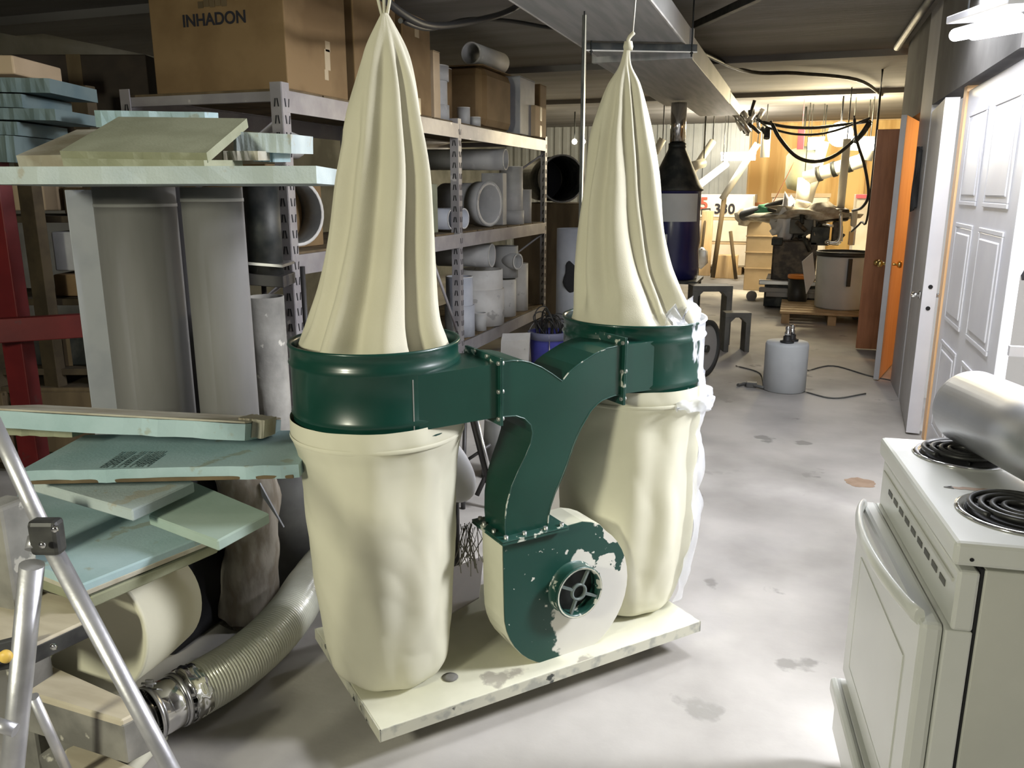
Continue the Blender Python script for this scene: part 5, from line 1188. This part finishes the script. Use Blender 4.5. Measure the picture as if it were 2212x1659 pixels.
# cluster of fittings at the duct end
t = thing('pipe_cluster', 'tangle of dark fittings and joints at the far end of the ceiling duct', 'fittings', PY(1640, 285, 12))
for k in range(16):
    q = PY(1600+rnd.uniform(0, 60), 240+rnd.uniform(0, 50)+k*1.2, 11+rnd.uniform(0, 1.2)); 
    obj('fitting', cyl(nb(), q, q+Vector((rnd.uniform(-.15, .15), rnd.uniform(-.1, .1), rnd.uniform(.05, .22))), rnd.uniform(.02, .045), n=10), rnd.choice(('metal_dark', 'wire', 'galv')), t)
# sacks box, machines
t, A, B, z0, z1 = sheet_at(1608, 1690, 470, 582, 12.9, .8, 'cardboard_pale', 'bulk_box', 'tall tan cardboard box full of sacking left of the dark machine', 'box', 0.0)
for k in range(3): obj('crease_band', box(nb(), A.x-.01, B.x+.01, 12.89, 12.9, z1*(.3+.22*k), z1*(.3+.22*k)+.015, .002), 'cardboard_pale', t)
def lump(name, c_, sx, sy, sz, m, label, cat, seed, amp=.25):
    bm = nb(); bmesh.ops.create_icosphere(bm, subdivisions=3, radius=1)
    for v in bm.verts:
        n__ = 1+amp*noise.noise(v.co*2.2+Vector((seed, 0, 0)))*1.6; v.co = Vector((v.co.x*sx*n__, v.co.y*sy*n__, v.co.z*sz*n__))+c_
    for f in bm.faces: f.smooth = True
    return single(name, bm, m, label, cat)
A = PY(1640, 470, 12.9)
lump('sack', PY(1622, 468, 13.0), .22, .2, .14, 'bagcloth', 'pale sack bulging over the left corner of the tan box', 'sack', 1)
lump('sack', PY(1650, 462, 13.2), .28, .25, .12, 'bagcloth', 'brown sack filling the top of the tan box', 'sack', 3)
b = nb(); a = PY(1606, 466, 12.6); c = PY(1700, 440, 11.8); hollow(b, a, c, .075, .008, 24); single('black_pipe', b, 'wire', 'black pipe lying across the top of the tan box, open end to the right', 'pipe')
lump('green_rag', PY(1663, 458, 12.1), .17, .1, .10, 'greencloth', 'green rag tied over the black pipe on the tan box', 'rag', 5, .5)
mc = thing('workshop_machine', 'large dark machine with a round top standing on a skid in the far workshop', 'machine', PZ(1720, 640, 0))
def mb(x0, x1, y0, y1, Y, dep, m, nm, bev=.01, zb=None):
    A = PY(x0, y1, Y); B = PY(x1, y1, Y); z1 = PY((x0+x1)/2, y0, Y).z; z0 = A.z if zb is None else zb
    return obj(nm, box(nb(), A.x, B.x, Y, Y+dep, z0, z1, bev), m, mc)
mb(1664, 1760, 520, 606, 11.2, .9, 'machine', 'base_cabinet', .02)
mb(1666, 1690, 515, 530, 11.15, .5, 'metal_dark', 'side_head')
mb(1705, 1765, 474, 505, 11.3, .7, 'greyframe', 'work_table')
mb(1712, 1740, 500, 525, 11.4, .5, 'machine', 'column'); mb(1750, 1790, 490, 530, 11.2, .6, 'metal_dark', 'gearbox')
mb(1796, 1812, 480, 530, 11.2, .3, 'machine', 'column'); mb(1776, 1834, 450, 478, 11.4, .5, 'machine', 'motor_head', .04)
mb(1838, 1850, 455, 490, 11.2, .2, 'pipewhite', 'filter_cup', .02); mb(1832, 1842, 500, 530, 11.2, .1, 'studwood', 'wood_strip'); mb(1840, 1846, 455, 530, 11.25, .1, 'galv', 'guide_post')
for k in range(18):
    q = PY(1700+rnd.uniform(0, 120), 470+rnd.uniform(0, 55), 11.1+rnd.uniform(0, .4)); d = Vector((rnd.uniform(-.15, .15), rnd.uniform(-.05, .05), rnd.uniform(-.2, .2)))
    obj('lever', cyl(nb(), q, q+d, rnd.uniform(.01, .028), n=10), rnd.choice(('metal_dark', 'greyframe', 'galv', 'machine')), mc)
for x in (1788, 1808):
    q = PY(x, 528, 11.1); obj('bolt_head', lathe(nb(), q, [(.03, 0), (.05, .02), (.04, .05), (0, .06)], 14), 'chrome', mc)
for x, y in ((1640, 608), (1640, 624), (1655, 634)):
    A = PY(x, y, 11.0); B = PY(1765, y+2, 11.0); obj('skid_rail', box(nb(), A.x, B.x, 10.9, 11.0, A.z-.03, A.z+.03, .01), 'galv' if y < 610 else 'discgrey', mc)
A = PY(1650, 640, 11.0); B = PY(1765, 640, 11.0); obj('skid_base', box(nb(), A.x, B.x, 11.0, 12.1, .02, PY(1700, 606, 11.2).z, .01), 'metal_dark', mc)
q = PZ(1623, 640, .06); obj('skid_wheel', cyl(nb(), q, q+Vector((0, .1, 0)), .07, n=20), 'discgrey', mc)
hs_ = thing('bent_pipe', 'thin bright bent pipe standing on the dark machine', 'pipe', PY(1815, 520, 11.0))
obj('tube', tube(nb(), smoothpath([PY(1816, 455, 11.0), PY(1816, 500, 11.0), PY(1810, 522, 11.0), PY(1790, 526, 11.0)], 6), .022, 10), 'galv', hs_)
lump('canvas_cover', PY(1745, 462, 11.6), .50, .35, .13, 'bagcloth', 'pale crumpled canvas thrown over the dark machine', 'cover', 9, .6)
lump('canvas_cover', PY(1698, 480, 11.5), .14, .12, .26, 'sheetwhite', 'white crumpled cloth hanging off the left side of the machine', 'cover', 12, .7)
# white tub on a pallet
q = PZ(1806, 700, .0); q = Vector((q.x-.0, q.y+.35, .17))
pl_ = thing('pallet', 'worn wooden pallet under the pale tub', 'pallet', (q.x, q.y, 0))
for k in range(6): obj('slat', box(nb(), q.x-.62, q.x+.42, q.y-.55+k*.2, q.y-.55+k*.2+.14, .12, .145, .003), 'palletwood', pl_)
for x in (-.6, -.1, .34): obj('runner', box(nb(), q.x+x, q.x+x+.09, q.y-.5, q.y+.55, .0, .12, .003), 'palletwood', pl_)
for x in (-.6, -.1, .34): pass
rt = .30; ht = PD(1805, 538, 10.2).z-.145
tb = thing('pale_tub', 'pale cylindrical tub with a dark spout on a pallet near the far machine', 'tub', (q.x+.05, q.y, .145))
qc = Vector((q.x+.04, q.y, .147))
obj('tub_body', lathe(nb(), qc, [(rt*.9, 0), (rt*.95, .02), (rt, ht*.9), (rt*1.02, ht), (rt*.95, ht), (rt*.9, ht*.5), (0, ht*.5)], 40), 'canwhite', tb)
obj('dark_handle', obox(nb(), qc+CR*-.08-CF*(rt+.03)+UP*ht*.45, CR*.045, CF*.02, UP*ht*.5, .004), 'wire', tb)
obj('dark_rim', hollow(nb(), qc+UP*(ht-.02), qc+UP*(ht+.03), rt*1.05, .02, 40), 'wire', tb)
b = slab(nb(), [PY(1733, 565, 9.9), PY(1756, 545, 10.0), PY(1762, 600, 10.0), PY(1742, 635, 9.9)], .01, .002); single('paper_sheet', b, 'canwhite', 'pale sheet leaning against the left side of the pale tub', 'sheet')
A = PD(1726, 596, 10.1); od = thing('orange_pail', 'black bucket with an orange lid left of the pale tub', 'bucket', (A.x, A.y, .2))
obj('pail_body', lathe(nb(), (A.x, A.y, 0), [(.11, 0), (.125, A.z-.02), (0, A.z-.02)], 28), 'wire', od); obj('pail_lid', lathe(nb(), (A.x, A.y, A.z-.03), [(.13, 0), (.135, .02), (.13, .045), (0, .05)], 28), 'orangelid', od)
q = PD(1853, 655, 9.6); b = nb(); lathe(b, (q.x, q.y, .0), [(.04, 0), (.05, .02), (.05, .2), (.02, .26), (.02, .3), (0, .3)], 16); single('clear_bottle', b, 'canwhite', 'small pale bottle right of the pale tub', 'bottle')
